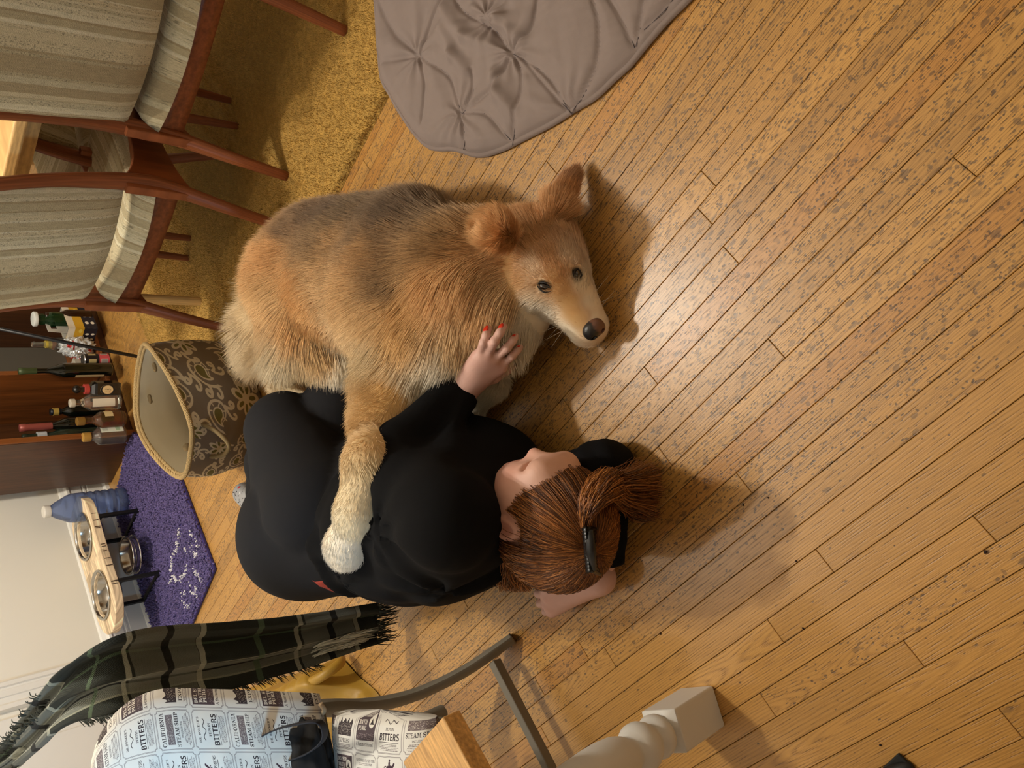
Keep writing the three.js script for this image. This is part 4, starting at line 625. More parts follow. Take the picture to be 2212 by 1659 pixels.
  // ---- coat: anchors of colour, hair length and lie, given where each patch sits on the animal
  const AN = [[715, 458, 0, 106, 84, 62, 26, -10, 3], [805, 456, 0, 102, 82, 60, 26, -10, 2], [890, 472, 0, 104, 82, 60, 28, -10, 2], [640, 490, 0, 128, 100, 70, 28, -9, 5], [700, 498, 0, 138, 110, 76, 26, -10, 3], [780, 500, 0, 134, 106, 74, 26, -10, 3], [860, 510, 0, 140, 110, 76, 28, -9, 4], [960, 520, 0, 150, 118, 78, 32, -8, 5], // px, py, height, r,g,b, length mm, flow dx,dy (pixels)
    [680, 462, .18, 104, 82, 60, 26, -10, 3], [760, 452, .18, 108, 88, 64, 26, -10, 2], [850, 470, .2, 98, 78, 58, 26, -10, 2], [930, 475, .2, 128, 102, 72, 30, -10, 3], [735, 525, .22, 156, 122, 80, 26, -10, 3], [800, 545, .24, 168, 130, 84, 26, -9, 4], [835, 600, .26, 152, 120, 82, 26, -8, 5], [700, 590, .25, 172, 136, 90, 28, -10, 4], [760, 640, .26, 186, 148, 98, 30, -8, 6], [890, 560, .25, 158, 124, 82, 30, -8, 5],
    [600, 550, .18, 196, 150, 94, 30, -8, 8], [592, 620, .17, 212, 170, 112, 34, -8, 8], [650, 640, .27, 202, 154, 92, 30, -5, 10], [660, 700, .24, 198, 150, 86, 32, -2, 10], [690, 750, .18, 212, 172, 112, 32, 2, 10], [640, 800, .1, 218, 184, 128, 22, -2, 10],
    [540, 720, .06, 216, 192, 152, 55, -6, 9], [560, 690, .08, 214, 184, 136, 50, -8, 6], [600, 770, .06, 222, 202, 166, 52, -3, 10],
    [760, 770, .12, 228, 212, 182, 40, -3, 10], [800, 740, .2, 224, 200, 158, 36, -4, 9], [790, 690, .24, 210, 172, 118, 32, -6, 8], [740, 800, .08, 230, 218, 196, 36, 0, 10],
    [900, 650, .28, 206, 162, 102, 30, -4, 9], [870, 720, .27, 214, 174, 114, 28, -3, 10], [940, 610, .27, 192, 148, 94, 36, -3, 9], [980, 770, .16, 228, 220, 202, 44, -4, 9], [930, 800, .16, 226, 212, 186, 42, -5, 9], [1000, 700, .2, 216, 180, 128, 42, -2, 10],
    [850, 850, .24, 216, 178, 118, 11, -5, 10], [812, 960, .32, 218, 184, 134, 9, -4, 10], [785, 1070, .37, 228, 206, 166, 9, -4, 10], [765, 1140, .37, 232, 216, 184, 9, -4, 10], [745, 1200, .36, 238, 226, 206, 9, -3, 10], [815, 1000, .3, 222, 198, 154, 12, 4, 10],
    [1010, 600, .26, 200, 156, 102, 40, -3, 9], [1045, 650, .23, 192, 150, 98, 42, -2, 10], [1075, 720, .14, 218, 196, 158, 42, 2, 9], [1130, 730, 0.058, 218, 204, 176, 38, 3, 8], [1110, 640, 0.138, 206, 166, 112, 34, -3, 9],
    [1150, 530, 0.208, 196, 148, 94, 10, -8, -6], [1195, 560, 0.188, 190, 144, 96, 8, -6, -8], [1120, 560, 0.198, 194, 146, 90, 16, -9, 2], [1158, 580, 0.173, 236, 206, 172, 7, -6, -6], [1226, 556, 0.168, 236, 208, 176, 7, -3, -9], [1205, 605, 0.163, 196, 150, 98, 6, -5, -8],
    [1150, 655, 0.108, 238, 224, 200, 18, -6, 6], [1185, 670, 0.098, 240, 226, 204, 7, -6, 4], [1228, 650, 0.133, 206, 160, 104, 5, -6, -7], [1250, 690, 0.108, 208, 166, 112, 4, -6, -7], [1225, 715, 0.058, 240, 226, 202, 5, -6, 2], [1278, 650, 0.078, 240, 224, 202, 5, -4, -8], [1290, 690, 0.058, 240, 226, 206, 4, -5, -7], [1255, 610, 0.098, 238, 222, 196, 6, -5, -8],
    [1215,590,.1,176,130,84,6,-5,-8],[1240,672,.08,204,156,100,4,-6,-7],[1262,692,.07,200,156,106,4,-6,-7],[1215,625,.1,192,144,92,5,-6,-7],[1185,560,.1,178,132,86,8,-6,-8],[1135,600,.1,196,150,96,14,-8,5],[1135,690,.08,232,218,192,14,-5,7],[1180,700,.06,238,226,204,6,-6,4],
    [1060, 490, .24, 190, 142, 88, 12, -10, 0], [1030, 500, .22, 206, 160, 104, 12, -10, 1], [1090, 520, 0.198, 180, 128, 74, 16, -8, 4], [1225, 420, 0.188, 176, 126, 78, 9, 4, -10], [1236, 385, 0.168, 160, 116, 78, 8, 4, -10], [1195, 470, 0.178, 188, 142, 92, 20, -3, -9], [1255, 500, 0.128, 184, 140, 94, 22, 4, -8],
    [640, 855, .05, 228, 208, 172, 9, 4, 10], [1040, 860, .06, 226, 212, 184, 10, -6, 8], [1000, 910, .05, 230, 222, 206, 8, -2, 10],
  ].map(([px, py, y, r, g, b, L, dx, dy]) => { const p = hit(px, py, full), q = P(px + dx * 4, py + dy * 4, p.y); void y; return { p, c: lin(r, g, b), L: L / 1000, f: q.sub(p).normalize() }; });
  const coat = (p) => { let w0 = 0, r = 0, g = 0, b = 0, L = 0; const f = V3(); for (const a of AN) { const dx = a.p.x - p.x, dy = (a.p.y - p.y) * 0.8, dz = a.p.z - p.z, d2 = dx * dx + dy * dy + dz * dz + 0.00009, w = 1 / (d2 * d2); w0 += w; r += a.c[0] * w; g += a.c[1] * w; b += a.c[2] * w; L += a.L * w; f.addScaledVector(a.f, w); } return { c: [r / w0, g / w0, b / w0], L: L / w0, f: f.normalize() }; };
  const skinMat = mat(0xffffff, 0.95, { vertexColors: true });
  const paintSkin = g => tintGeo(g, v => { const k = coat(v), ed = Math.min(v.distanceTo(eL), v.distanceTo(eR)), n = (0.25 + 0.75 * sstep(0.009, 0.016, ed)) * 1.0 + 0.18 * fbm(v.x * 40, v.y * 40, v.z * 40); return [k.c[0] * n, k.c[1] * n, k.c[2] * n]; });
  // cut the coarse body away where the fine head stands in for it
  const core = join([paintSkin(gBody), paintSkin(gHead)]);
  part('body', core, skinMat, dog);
  const mk = (g, N, seed, lenK, keep, wid) => {
    const S = surfaceSampler(g, seed), im = new THREE.InstancedMesh(strandGeo, mat(0xffffff, 0.62), N); const M = new THREE.Matrix4(), X = V3(), Y = V3(), Z = V3(), c = new THREE.Color(); let n = 0, tries = 0;
    while (n < N && tries++ < N * 4) {
      const [p, nn, R] = S.next(); if (p.y < 0.012 || (keep && !keep(p))) continue;
      if (eL.distanceTo(p) < 0.0105 || eR.distanceTo(p) < 0.0105 || nose.distanceTo(p) < 0.017) continue;
      const k = coat(p), cl = fbm(p.x * 26, p.y * 26, p.z * 26, 2), cl2 = nz(p.x * 70 + 9, p.y * 70, p.z * 70);
      const f = k.f.clone(); if (earF(p.x, p.y, p.z) < 0.004) for (const [m0, dr, ln] of earDirs) if (p.distanceTo(m0) < ln * 0.8) { f.copy(dr); k.L = Math.max(k.L, 0.012); } f.x += 0.75 * cl + 0.22 * cl2; f.z += 0.5 * nz(p.x * 30, p.z * 30, 8) + 0.2 * cl2; f.addScaledVector(nn, -f.dot(nn)).normalize(); f.x += (R() - 0.5) * 0.3; f.y += (R() - 0.5) * 0.2; f.z += (R() - 0.5) * 0.3;
      const L = k.L * lenK * (0.65 + 0.75 * R()); const lift = L > 0.012 ? 0.32 + 0.25 * R() : 0.22 + 0.2 * R();
      Y.copy(f).addScaledVector(nn, lift).normalize(); Z.copy(nn).addScaledVector(Y, -nn.dot(Y)).normalize(); X.crossVectors(Y, Z);
      const w = wid * (0.7 + 0.6 * R()) * (0.6 + 0.4 * Math.min(1, L / 0.02));
      M.makeBasis(X.multiplyScalar(w), Y.multiplyScalar(L), Z.multiplyScalar(w)); M.setPosition(p.x - nn.x * 0.002, p.y - nn.y * 0.002, p.z - nn.z * 0.002);
      im.setMatrixAt(n, M); const d = (0.78 + 0.42 * R() + 0.35 * cl) * (R() < 0.08 ? 0.7 : 1); const lm = 0.3 * k.c[0] + 0.6 * k.c[1] + 0.1 * k.c[2]; const cr = mix(lm, k.c[0], 0.92) * d * 1.7, cg = mix(lm, k.c[1], 0.92) * d * 1.7, cb = mix(lm, k.c[2], 0.92) * d * 1.7, cm = Math.max(cr, cg, cb), cs = cm > 0.86 ? 0.86 / cm : 1; c.setRGB(cr * cs, cg * cs, cb * cs); im.setColorAt(n, c); n++;
    }
    im.count = n; im.castShadow = im.receiveShadow = true; return im;
  };
  const fur = mk(gBody, 260000, 91, 1.35, p => headF(p.x, p.y, p.z) > 0.008, 0.00095); fur.name = 'coat'; fur.userData.kind = 'stuff'; dog.add(fur);
  const hf = mk(gHead, 110000, 92, 1.7, null, 0.0007); hf.name = 'face_fur'; hf.userData.kind = 'stuff'; dog.add(hf);
  // ---- eyes, lids, nose, mouth, claws
  const eyeM = phys(0x1a0d06, 0.08, { clearcoat: 1, clearcoatRoughness: 0.05 }), dark = mat(0x17110e, 0.6);
  for (const e of [eL, eR]) { const g = new THREE.SphereGeometry(1, 24, 16); const nn = e === eL ? nL : nR, o = e.clone().addScaledVector(nn, -0.0068), ca = e === eL ? hit(1160, 616, headF1) : hit(1247, 604, headF1), cb = e === eL ? hit(1197, 627, headF1) : hit(1252, 580, headF1), tl = cb.clone().sub(ca), tn = tl.clone().addScaledVector(nn, -tl.dot(nn)).normalize(), ha = tl.length() * 0.5, sn = new THREE.Vector3().crossVectors(nn, tn); g.applyMatrix4(new THREE.Matrix4().makeBasis(tn.clone().multiplyScalar(ha * 0.86), nn.clone().multiplyScalar(0.0078), new THREE.Vector3().crossVectors(tn, nn).multiplyScalar(0.0068)).setPosition(o)); part('eye', g, eyeM, dog);
    const sgn = e === eL ? -1 : 1, rim = []; for (let i = 0; i <= 24; i++) { const a = i / 24 * 6.2832; rim.push(o.clone().addScaledVector(tn, Math.cos(a) * ha).addScaledVector(sn, Math.sin(a) * Math.abs(Math.sin(a)) * 0.0078).addScaledVector(nn, 0.0062 - 0.003 * Math.abs(Math.cos(a)))); } part('eyelid', sweep(rim, [0.0016, 0.0016], 6, 48), dark, dog); void sgn; }
  const nf = blend([ellip(at(nose, -0.002, 0, 0.0), h, side, [0.013, 0.0185, 0.014]), bone(at(nose, 0.004, -0.008, -0.006), at(nose, 0.004, 0.008, -0.006), 0.011, 0.011)], 0.008), nost = [-1, 1].map(s => bone(at(nose, 0.012, s * 0.0085, -0.002), at(nose, 0.006, s * 0.014, -0.004), 0.0042, 0.003));
  const nb = V3(0.03, 0.03, 0.03), gn = surfaceNet(nose.clone().sub(nb), nose.clone().add(nb), 0.0018, (x, y, z) => Math.max(nf(x, y, z), -nost[0](x, y, z), -nost[1](x, y, z)));
  tintGeo(gn, v => { const s = v.clone().sub(nose).dot(side) + 0.004 * nz(v.x * 200, v.y * 200, v.z * 200); const k = sstep(-0.001, 0.004, s); return [mix(0.012, 0.16, k), mix(0.011, 0.07, k), mix(0.012, 0.045, k)]; });
  part('nose', gn, phys(0xffffff, 0.42, { vertexColors: true, clearcoat: 0.3 }), dog, 'black nose with a faded brown side');
  part('mouth', sweep([at(nose, -0.004, -0.006, -0.026), at(nose, -0.025, -0.026, -0.03), at(nose, -0.055, -0.04, -0.03), at(nose, -0.075, -0.046, -0.024)], [0.0016, 0.0022, 0.0022, 0.0012], 6, 24), mat(0x2a1a16, 0.5), dog);
  const wk = rng(4); for (let i = 0; i < 14; i++) { const s = i % 2 ? 1 : -1, b0 = at(nose, -0.02 - wk() * 0.025, s * (0.02 + wk() * 0.01), -0.012 - wk() * 0.012), e0 = b0.clone().addScaledVector(side, s * (0.025 + wk() * 0.03)).addScaledVector(h, -0.02 + wk() * 0.03).addScaledVector(up, (wk() - 0.6) * 0.03); part('whisker', sweep([b0, b0.clone().lerp(e0, 0.5).addScaledVector(up, 0.003), e0], [0.0005, 0.0003, 0.0001], 4, 8), mat(i < 6 ? 0x2a2320 : 0xcfc4b4, 0.5), dog); }
  const toe = [[738, 1216], [744, 1220], [752, 1219], [759, 1212]].map(([x, y], i) => part('claw', sweep([P(x, y, 0.325), P(x - 1, y + 7, 0.318), P(x - 1, y + 11, 0.31)], [0.004, 0.003, 0.0008], 6, 8), mat(0x4a3c30, 0.5), dog)); void toe;
}
// ---------------------------------------------------------------- the person: lying on the right side, head on the right forearm, left hand on the dog
const person = thing('person', 'person in black shirt and leggings lying on one side with a hand on the dog', 'person');
{
  const skinM = phys(0xffffff, 0.52, { vertexColors: true, sheen: 0.15, sheenRoughness: 0.5, sheenColor: new THREE.Color(0xffc0a0) });
  const X = V3(1, 0, 0), Y = V3(0, 1, 0);
  // -------- skeleton
  const J = {
    pelvis: P(692, 1115, 0.165), waist: P(775, 1140, 0.15), ribs: P(890, 1135, 0.165), chest: P(985, 1110, 0.175),
    shL: P(965, 1120, 0.305), elL: P(842, 1000, 0.285), wrL: P(994, 846, 0.152),
    shR: P(1120, 1090, 0.085), elR: P(1302, 1020, 0.046), wrR: P(1306, 1222, 0.045),
    hipL: P(690, 1085, 0.225), knL: P(614, 928, 0.2), anL: P(562, 1068, 0.085), toeL: P(528, 1066, 0.05),
    hipR: P(705, 1085, 0.12), knR: P(732, 892, 0.1), anR: P(640, 1010, 0.05),
    neck0: P(1050, 1120, 0.185), neck1: P(1120, 1110, 0.17),
  };
  const torso = [
    ellip(J.pelvis, X, Y, [0.142, 0.163, 0.125]), ellip(P(678, 1165, 0.165), X, Y, [0.12, 0.15, 0.105]), ellip(J.waist, X, Y, [0.128, 0.14, 0.13]), ellip(J.ribs, X, Y, [0.135, 0.16, 0.15]), ellip(J.chest, X, Y, [0.13, 0.165, 0.12]),
    ellip(P(1050, 1028, 0.11), X, Y, [0.08, 0.1, 0.085]), ellip(P(1000, 1015, 0.12), X, Y, [0.065, 0.09, 0.08]), bone(J.shL, J.chest, 0.066, 0.1), bone(P(830, 1050, 0.13), P(760, 1050, 0.13), 0.1, 0.1),
  ];
  const armL = [bone(J.shL, J.elL, 0.066, 0.047), bone(J.elL, J.wrL, 0.047, 0.03)];
  const armR = [bone(J.shR, J.elR, 0.052, 0.04), bone(J.elR, J.wrR, 0.04, 0.026)];
  const legL = blend([bone(J.hipL, J.knL, 0.112, 0.07), bone(P(650, 1010, 0.2), J.knL, 0.1, 0.07), bone(J.knL, P(590, 1000, 0.12), 0.062, 0.056), bone(P(590, 1000, 0.12), J.anL, 0.056, 0.034)], 0.035);
  const legR = blend([bone(J.hipR, J.knR, 0.11, 0.08), bone(J.knR, J.anR, 0.07, 0.04)], 0.035);
  const foot = [bone(J.anL, J.toeL, 0.03, 0.022), bone(P(552, 1096, 0.06), J.toeL, 0.028, 0.022)];
  const torsoF = blend(torso, 0.07), armLF = blend(armL, 0.03), armRF = blend(armR, 0.03), legF = blend([legL, legR], 0.012), legT = blend([blend([legR, torsoF], 0.03), legL], 0.006);
  const neckF = bone(J.neck0, J.neck1, 0.06, 0.05);
  const floorCut = (d, y) => Math.max(d, 0.002 - y);
  // -------- head (own frame: c to the crown, f to the face, l to the left ear)
  const O = P(1192, 1112, 0.168), c = V3(0.06, 0.03, 1).normalize(), f = V3(1, 0.1, -0.05); f.addScaledVector(c, -f.dot(c)).normalize(); const l = new THREE.Vector3().crossVectors(f, c).normalize(); if (l.y < 0) l.negate();
  const H = (a, b, d) => O.clone().addScaledVector(c, a).addScaledVector(f, b).addScaledVector(l, d);
  const cran = ellip(O.clone().addScaledVector(f, -0.012), c, f, [0.094, 0.092, 0.073]);
  const faceS = [cran, ellip(H(-0.04, 0.026, 0), c, f, [0.066, 0.054, 0.058]), bone(H(-0.075, 0.044, -0.012), H(-0.075, 0.044, 0.012), 0.02, 0.02), bone(H(-0.062, 0.0, 0.044), H(-0.076, 0.04, 0.016), 0.022, 0.019), bone(H(-0.062, 0.0, -0.044), H(-0.076, 0.04, -0.016), 0.022, 0.019),
    bone(H(-0.03, 0.062, 0.036), H(-0.03, 0.045, 0.05), 0.019, 0.019), bone(H(-0.03, 0.062, -0.036), H(-0.03, 0.045, -0.05), 0.019, 0.019), bone(H(0.02, 0.075, 0.03), H(0.02, 0.075, -0.03), 0.016, 0.016)];
  const fine = [bone(H(0.02, 0.078, 0), H(-0.016, 0.095, 0), 0.0085, 0.0115), bone(H(-0.022, 0.085, 0.009), H(-0.022, 0.085, -0.009), 0.0085, 0.0085), bone(H(-0.056, 0.079, 0.014), H(-0.056, 0.079, -0.014), 0.0072, 0.0072), bone(H(-0.066, 0.077, 0.012), H(-0.066, 0.077, -0.012), 0.0075, 0.0075), bone(H(-0.004, 0.07, 0.031), H(-0.004, 0.07, 0.035), 0.0135, 0.0135), bone(H(-0.004, 0.07, -0.031), H(-0.004, 0.07, -0.035), 0.0135, 0.0135)];
  const facA = blend(faceS, 0.035), facB = blend(fine, 0.008), eyeCut = [bone(H(0.004, 0.087, 0.026), H(0.0, 0.083, 0.044), 0.0062, 0.005), bone(H(0.004, 0.087, -0.026), H(0.0, 0.083, -0.044), 0.0062, 0.005), bone(H(-0.061, 0.087, 0.02), H(-0.061, 0.087, -0.02), 0.0022, 0.0022)];
  const earC = H(-0.026, -0.004, 0.074), earX = c.clone().addScaledVector(f, -0.22), earO = ellip(earC, earX, f, [0.03, 0.0185, 0.012]), earI = ellip(earC.clone().addScaledVector(l, 0.01).addScaledVector(f, 0.003), earX, f, [0.021, 0.0105, 0.008]), earT = bone(H(-0.028, 0.013, 0.076), H(-0.036, 0.011, 0.076), 0.0045, 0.0045);
  const headF = (x, y, z) => { let d = sminK(facA(x, y, z), facB(x, y, z), 0.012); for (const e of eyeCut) d = -sminK(-d, e(x, y, z), 0.006); d = sminK(d, neckF(x, y, z), 0.03); let e = earO(x, y, z); e = -sminK(-e, earI(x, y, z), 0.004); e = Math.min(e, earT(x, y, z)); return sminK(d, e, 0.006); };
  // -------- hands: palm and five fingers each, with bends
  function hand(wrist, kn, fingers, thumb, r0, palmR) { // kn: knuckle points index..little, fingers: chains
    const L = []; for (const k of kn) L.push(bone(wrist, k, r0, palmR)); const fs = []; const rs = [0.0078, 0.0081, 0.0078, 0.007];
    fingers.forEach((ch, i) => { const a = [kn[i], ...ch]; for (let j = 0; j + 1 < a.length; j++) fs.push(bone(a[j], a[j + 1], rs[i] * (1 - 0.08 * j), rs[i] * (1 - 0.08 * (j + 1)))); });
    for (let j = 0; j + 1 < thumb.length; j++) fs.push(bone(thumb[j], thumb[j + 1], [0.0135, 0.0105, 0.0095][j], [0.0105, 0.0095, 0.0085][j]));
    const pf = blend(L, 0.014), ff = blend(fs, 0.004); return (x, y, z) => sminK(pf(x, y, z), ff(x, y, z), 0.007);
  }
  const knL = [P(1034, 772, 0.174), P(1051, 770, 0.168), P(1067, 778, 0.154), P(1081, 792, 0.137)];
  const handL = hand(P(1003, 836, 0.148), knL, [
    [P(1044, 742, 0.188), P(1050, 724, 0.186), P(1055, 710, 0.178)], [P(1068, 738, 0.182), P(1080, 719, 0.176), P(1088, 705, 0.166)], [P(1095, 752, 0.16), P(1107, 737, 0.152), P(1114, 727, 0.142)], [P(1106, 770, 0.14), P(1117, 758, 0.132), P(1124, 750, 0.122)]],
    [P(1030, 826, 0.132), P(1068, 815, 0.118), P(1095, 797, 0.104), P(1112, 786, 0.09)], 0.0225, 0.0135);
  const knR = [P(1186, 1262, 0.082), P(1182, 1283, 0.075), P(1184, 1302, 0.062), P(1192, 1318, 0.046)];
  const handR = hand(P(1292, 1248, 0.05), knR, [
    [P(1168, 1262, 0.066), P(1172, 1262, 0.042), P(1190, 1262, 0.034)], [P(1163, 1282, 0.058), P(1168, 1284, 0.034), P(1188, 1284, 0.028)], [P(1167, 1304, 0.046), P(1174, 1306, 0.024), P(1194, 1303, 0.022)], [P(1178, 1322, 0.034), P(1186, 1322, 0.016), P(1204, 1318, 0.018)]],
    [P(1262, 1246, 0.06), P(1222, 1236, 0.07), P(1196, 1238, 0.066), P(1178, 1244, 0.056)], 0.024, 0.0135);
  const pinkAt = (v, base) => { let k = 0; for (const p of [...knL, ...knR]) k = Math.max(k, Math.exp(-v.distanceToSquared(p) / 0.00012)); const m = 1 + 0.1 * fbm(v.x * 60, v.y * 60, v.z * 60); return [base[0] * m, base[1] * m * (1 - 0.14 * k), base[2] * m * (1 - 0.12 * k)]; };
  const skinC = lin(222, 176, 158), handC = lin(206, 164, 152);
  const faceCol = v => { const a = v.clone().sub(O), b = a.dot(f), d = a.dot(l), h = a.dot(c); let k = Math.exp(-((b - 0.06) ** 2 + (h + 0.03) ** 2 + (Math.abs(d) - 0.045) ** 2) / 0.0009) * 0.8 + Math.exp(-((b - 0.108) ** 2 + (h + 0.03) ** 2 + d * d) / 0.0003) + 0.9 * Math.exp(-v.distanceToSquared(earC) / 0.0008); const lip = Math.exp(-((b - 0.084) ** 2 + (h + 0.061) ** 2 + d * d * 0.4) / 0.00012); const m = 1 + 0.08 * fbm(v.x * 50, v.y * 50, v.z * 50); k = Math.min(1, k); return [skinC[0] * m * (1 - 0.1 * lip), skinC[1] * m * (1 - 0.24 * k - 0.4 * lip), skinC[2] * m * (1 - 0.26 * k - 0.35 * lip)]; };
  const bodyAll = blend([legT, armLF, armRF, neckF], 0.03);
  const gB = surfaceNet(V3(-0.62, -0.01, -2.1), V3(0.16, 0.4, -0.6), 0.013, (x, y, z) => floorCut(bodyAll(x, y, z) + 0.006, y));
  tintGeo(gB, v => pinkAt(v, skinC));
  const gH = surfaceNet(V3(-0.36, 0.02, -1.0), V3(-0.06, 0.28, -0.66), 0.0032, (x, y, z) => floorCut(headF(x, y, z), y)); tintGeo(gH, faceCol);
  const gL = surfaceNet(V3(-0.1, 0.05, -1.16), V3(0.17, 0.23, -0.8), 0.003, handL); tintGeo(gL, v => pinkAt(v, handC));
  const gR = surfaceNet(V3(-0.48, -0.01, -1.0), V3(-0.28, 0.13, -0.72), 0.0028, (x, y, z) => floorCut(handR(x, y, z), y)); tintGeo(gR, v => pinkAt(v, handC));
  part('body', [gB, gH, gL, gR], skinM, person);
  // painted nails
  const nailM = phys(0xd0301a, 0.25, { clearcoat: 0.6 });
  const nail = (p, q, up) => { const d = q.clone().sub(p).normalize(), n = up.clone().addScaledVector(d, -up.dot(d)).normalize(), s = new THREE.Vector3().crossVectors(n, d); const g = new THREE.SphereGeometry(1, 14, 10); g.applyMatrix4(new THREE.Matrix4().makeBasis(s.multiplyScalar(0.0055), n.multiplyScalar(0.0028), d.multiplyScalar(0.0075)).setPosition(q.clone().addScaledVector(up, 0.0058))); part('fingernail', g, nailM, person, 'red painted fingernail'); };
  nail(P(1050, 724, 0.186), P(1055, 711, 0.179), Y); nail(P(1080, 719, 0.176), P(1087, 706, 0.167), Y); nail(P(1107, 737, 0.152), P(1113, 728, 0.143), Y); nail(P(1117, 758, 0.132), P(1123, 751, 0.123), Y); nail(P(1095, 797, 0.104), P(1110, 787, 0.091), Y);
  // -------- clothes
  const knit = dataTex(256, 256, (x, y) => { const v = 128 + 60 * nz(x / 2, y / 2, 5) + 60 * nz(x / 9, y / 9, 7); return [v, v, v]; }, false);
  const shirtM = phys(0x0f0f11, 0.95, { specularIntensity: 0.3 }), legM = phys(0x1d1d20, 0.9, { specularIntensity: 0.4 });
  const shirtF1 = blend([torsoF, neckF], 0.04), shirtF0 = blend([shirtF1, armLF], 0.02), ax = J.ribs.clone().sub(J.pelvis).normalize();
  const hem = (x, y, z) => (x - J.pelvis.x) * ax.x + (y - J.pelvis.y) * ax.y + (z - J.pelvis.z) * ax.z;         // distance from the pelvis towards the head
  const dW = J.wrL.clone().sub(J.elL).normalize(), dR = J.wrR.clone().sub(J.elR).normalize(), nk = J.neck1.clone().sub(J.neck0).normalize();
  // folds: pulled from the elbow pit, the armpit and the waist
  const foldsAt = [[P(950, 940, 0.2), 18, 0.09], [P(790, 1200, 0.24), 22, 0.12], [P(870, 1090, 0.3), 24, 0.1], [P(1000, 1230, 0.22), 18, 0.13]];
  const wr = (x, y, z) => { let w = 0.0025 * fbm(x * 9, y * 9, z * 14, 2); for (const [p, n, s] of foldsAt) { const dx = x - p.x, dz = z - p.z, dy = y - p.y, d = Math.sqrt(dx * dx + dy * dy + dz * dz), a = Math.atan2(dz, dx + dy * 0.6); w += 0.0085 * Math.exp(-d * d / (s * s)) * Math.sin(a * n * 0.28 + d * 22 + 3 * nz(x * 7, z * 7)); } w += 0.0065 * Math.sin(60 * (z - 0.35 * x + 0.2 * y) + 2 * nz(x * 6, y * 6, z * 6)) * Math.exp(-((z - J.waist.z - 0.02) ** 2) / 0.006); return w; };
  const collar = bone(J.neck1.clone().addScaledVector(nk, -0.005), J.neck1.clone().addScaledVector(nk, 0.2), 0.062, 0.13);
  const shirt = (x, y, z) => { let d = shirtF0(x, y, z) - 0.008 - wr(x, y, z); const h = hem(x, y, z), lowBack = 0.16 + 0.028 * sstep(-0.40, -0.47, x) + 0.05 * sstep(-0.22, -0.14, x); d = Math.max(d, lowBack - h + 0.006 * nz(x * 20, y * 20)); const wq = (x - J.wrL.x) * dW.x + (y - J.wrL.y) * dW.y + (z - J.wrL.z) * dW.z; const nearArm = armLF(x, y, z); if (nearArm < 0.03) d = Math.max(d, wq - 0.004); d = Math.max(d, -collar(x, y, z)); return floorCut(d, y); };
  const gS = surfaceNet(V3(-0.56, -0.005, -1.62), V3(0.06, 0.4, -0.72), 0.0075, shirt); part('shirt', gS, shirtM, person, 'black long-sleeved shirt');
  const slF = (x, y, z) => { let d = armRF(x, y, z) - 0.008 - 0.003 * nz(x * 40, y * 20, z * 40) - 0.0022 * Math.sin((z + x) * 150) * sstep(-0.25, -0.16, x); d = Math.max(d, (x - J.wrR.x) * dR.x + (y - J.wrR.y) * dR.y + (z - J.wrR.z) * dR.z + 0.004); return floorCut(d, y); };
  part('sleeve', surfaceNet(V3(-0.36, -0.005, -1.05), V3(0.0, 0.16, -0.64), 0.006, slF), shirtM, person, 'black sleeve of the arm under the head');
  const leg = (x, y, z) => { let d = legT(x, y, z) - 0.004 - 0.0016 * fbm(x * 12, y * 12, z * 12, 2); const h = hem(x, y, z); d = Math.max(d, h - (0.215 + 0.3 * sstep(-0.24, -0.16, x) - 0.045 * sstep(-0.40, -0.47, x))); const q = J.anL, a = J.anL.clone().sub(P(590, 1000, 0.12)).normalize(); const t = (x - q.x) * a.x + (y - q.y) * a.y + (z - q.z) * a.z; if (Math.hypot(x - q.x, y - q.y, z - q.z) < 0.09) d = Math.max(d, t + 0.0); return floorCut(d, y); };
  part('leggings', surfaceNet(V3(-0.54, -0.005, -2.05), V3(0.12, 0.38, -1.2), 0.0085, leg), legM, person, 'black leggings');
  const wb = (x, y, z) => { const h = hem(x, y, z); return floorCut(Math.max(torsoF(x, y, z) - 0.0045, h - 0.205, 0.12 - h, x + 0.36), y); };
  part('waistband', surfaceNet(V3(-0.54, -0.005, -1.7), V3(-0.02, 0.38, -1.2), 0.008, wb), mat(0xa03a2c, 0.8), person, 'dull red waistband showing at the back');
  const sockF = blend(foot, 0.025), sockT = canvasTex(256, 256, (g) => { g.fillStyle = '#9a9a9c'; g.fillRect(0, 0, 256, 256); const r = rng(8); g.lineWidth = 7; for (let i = 0; i < 16; i++) { g.strokeStyle = i % 4 === 3 ? '#e8e6e2' : '#15151a'; g.beginPath(); const x = r() * 256, y = r() * 256; g.moveTo(x, y); g.quadraticCurveTo(x + 40 * (r() - 0.5), y + 40, x + 70 * (r() - 0.5), y + 60 * r()); g.stroke(); } });
  const gSock = surfaceNet(V3(-0.4, -0.005, -2.1), V3(-0.1, 0.15, -1.6), 0.005, (x, y, z) => floorCut(sockF(x, y, z) - 0.003, y)); { const p = gSock.attributes.position, u = new Float32Array(p.count * 2); for (let i = 0; i < p.count; i++) { u[2 * i] = p.getX(i) * 11 + p.getY(i) * 4; u[2 * i + 1] = p.getZ(i) * 11; } gSock.setAttribute('uv', new THREE.BufferAttribute(u, 2)); }
  const sock = part('sock', gSock, mat(0xffffff, 0.9, { map: sockT }), person, 'grey patterned sock with red heel');
  part('heel_patch', (() => { const q = P(522, 1062, 0.074); const g = new THREE.SphereGeometry(1, 16, 10); g.scale(0.012, 0.008, 0.02); g.rotateY(-0.6); g.translate(q.x, q.y, q.z); return g; })(), mat(0xb3262c, 0.9), sock);
  // -------- hair: cap, combed strands, gathered tail, claw clip
  const hairC = [lin(130, 76, 32), lin(160, 98, 44), lin(100, 56, 22), lin(184, 120, 60), lin(78, 42, 16)];
  const K = P(1268, 1165, 0.2);                                                                  // where the hair is gathered
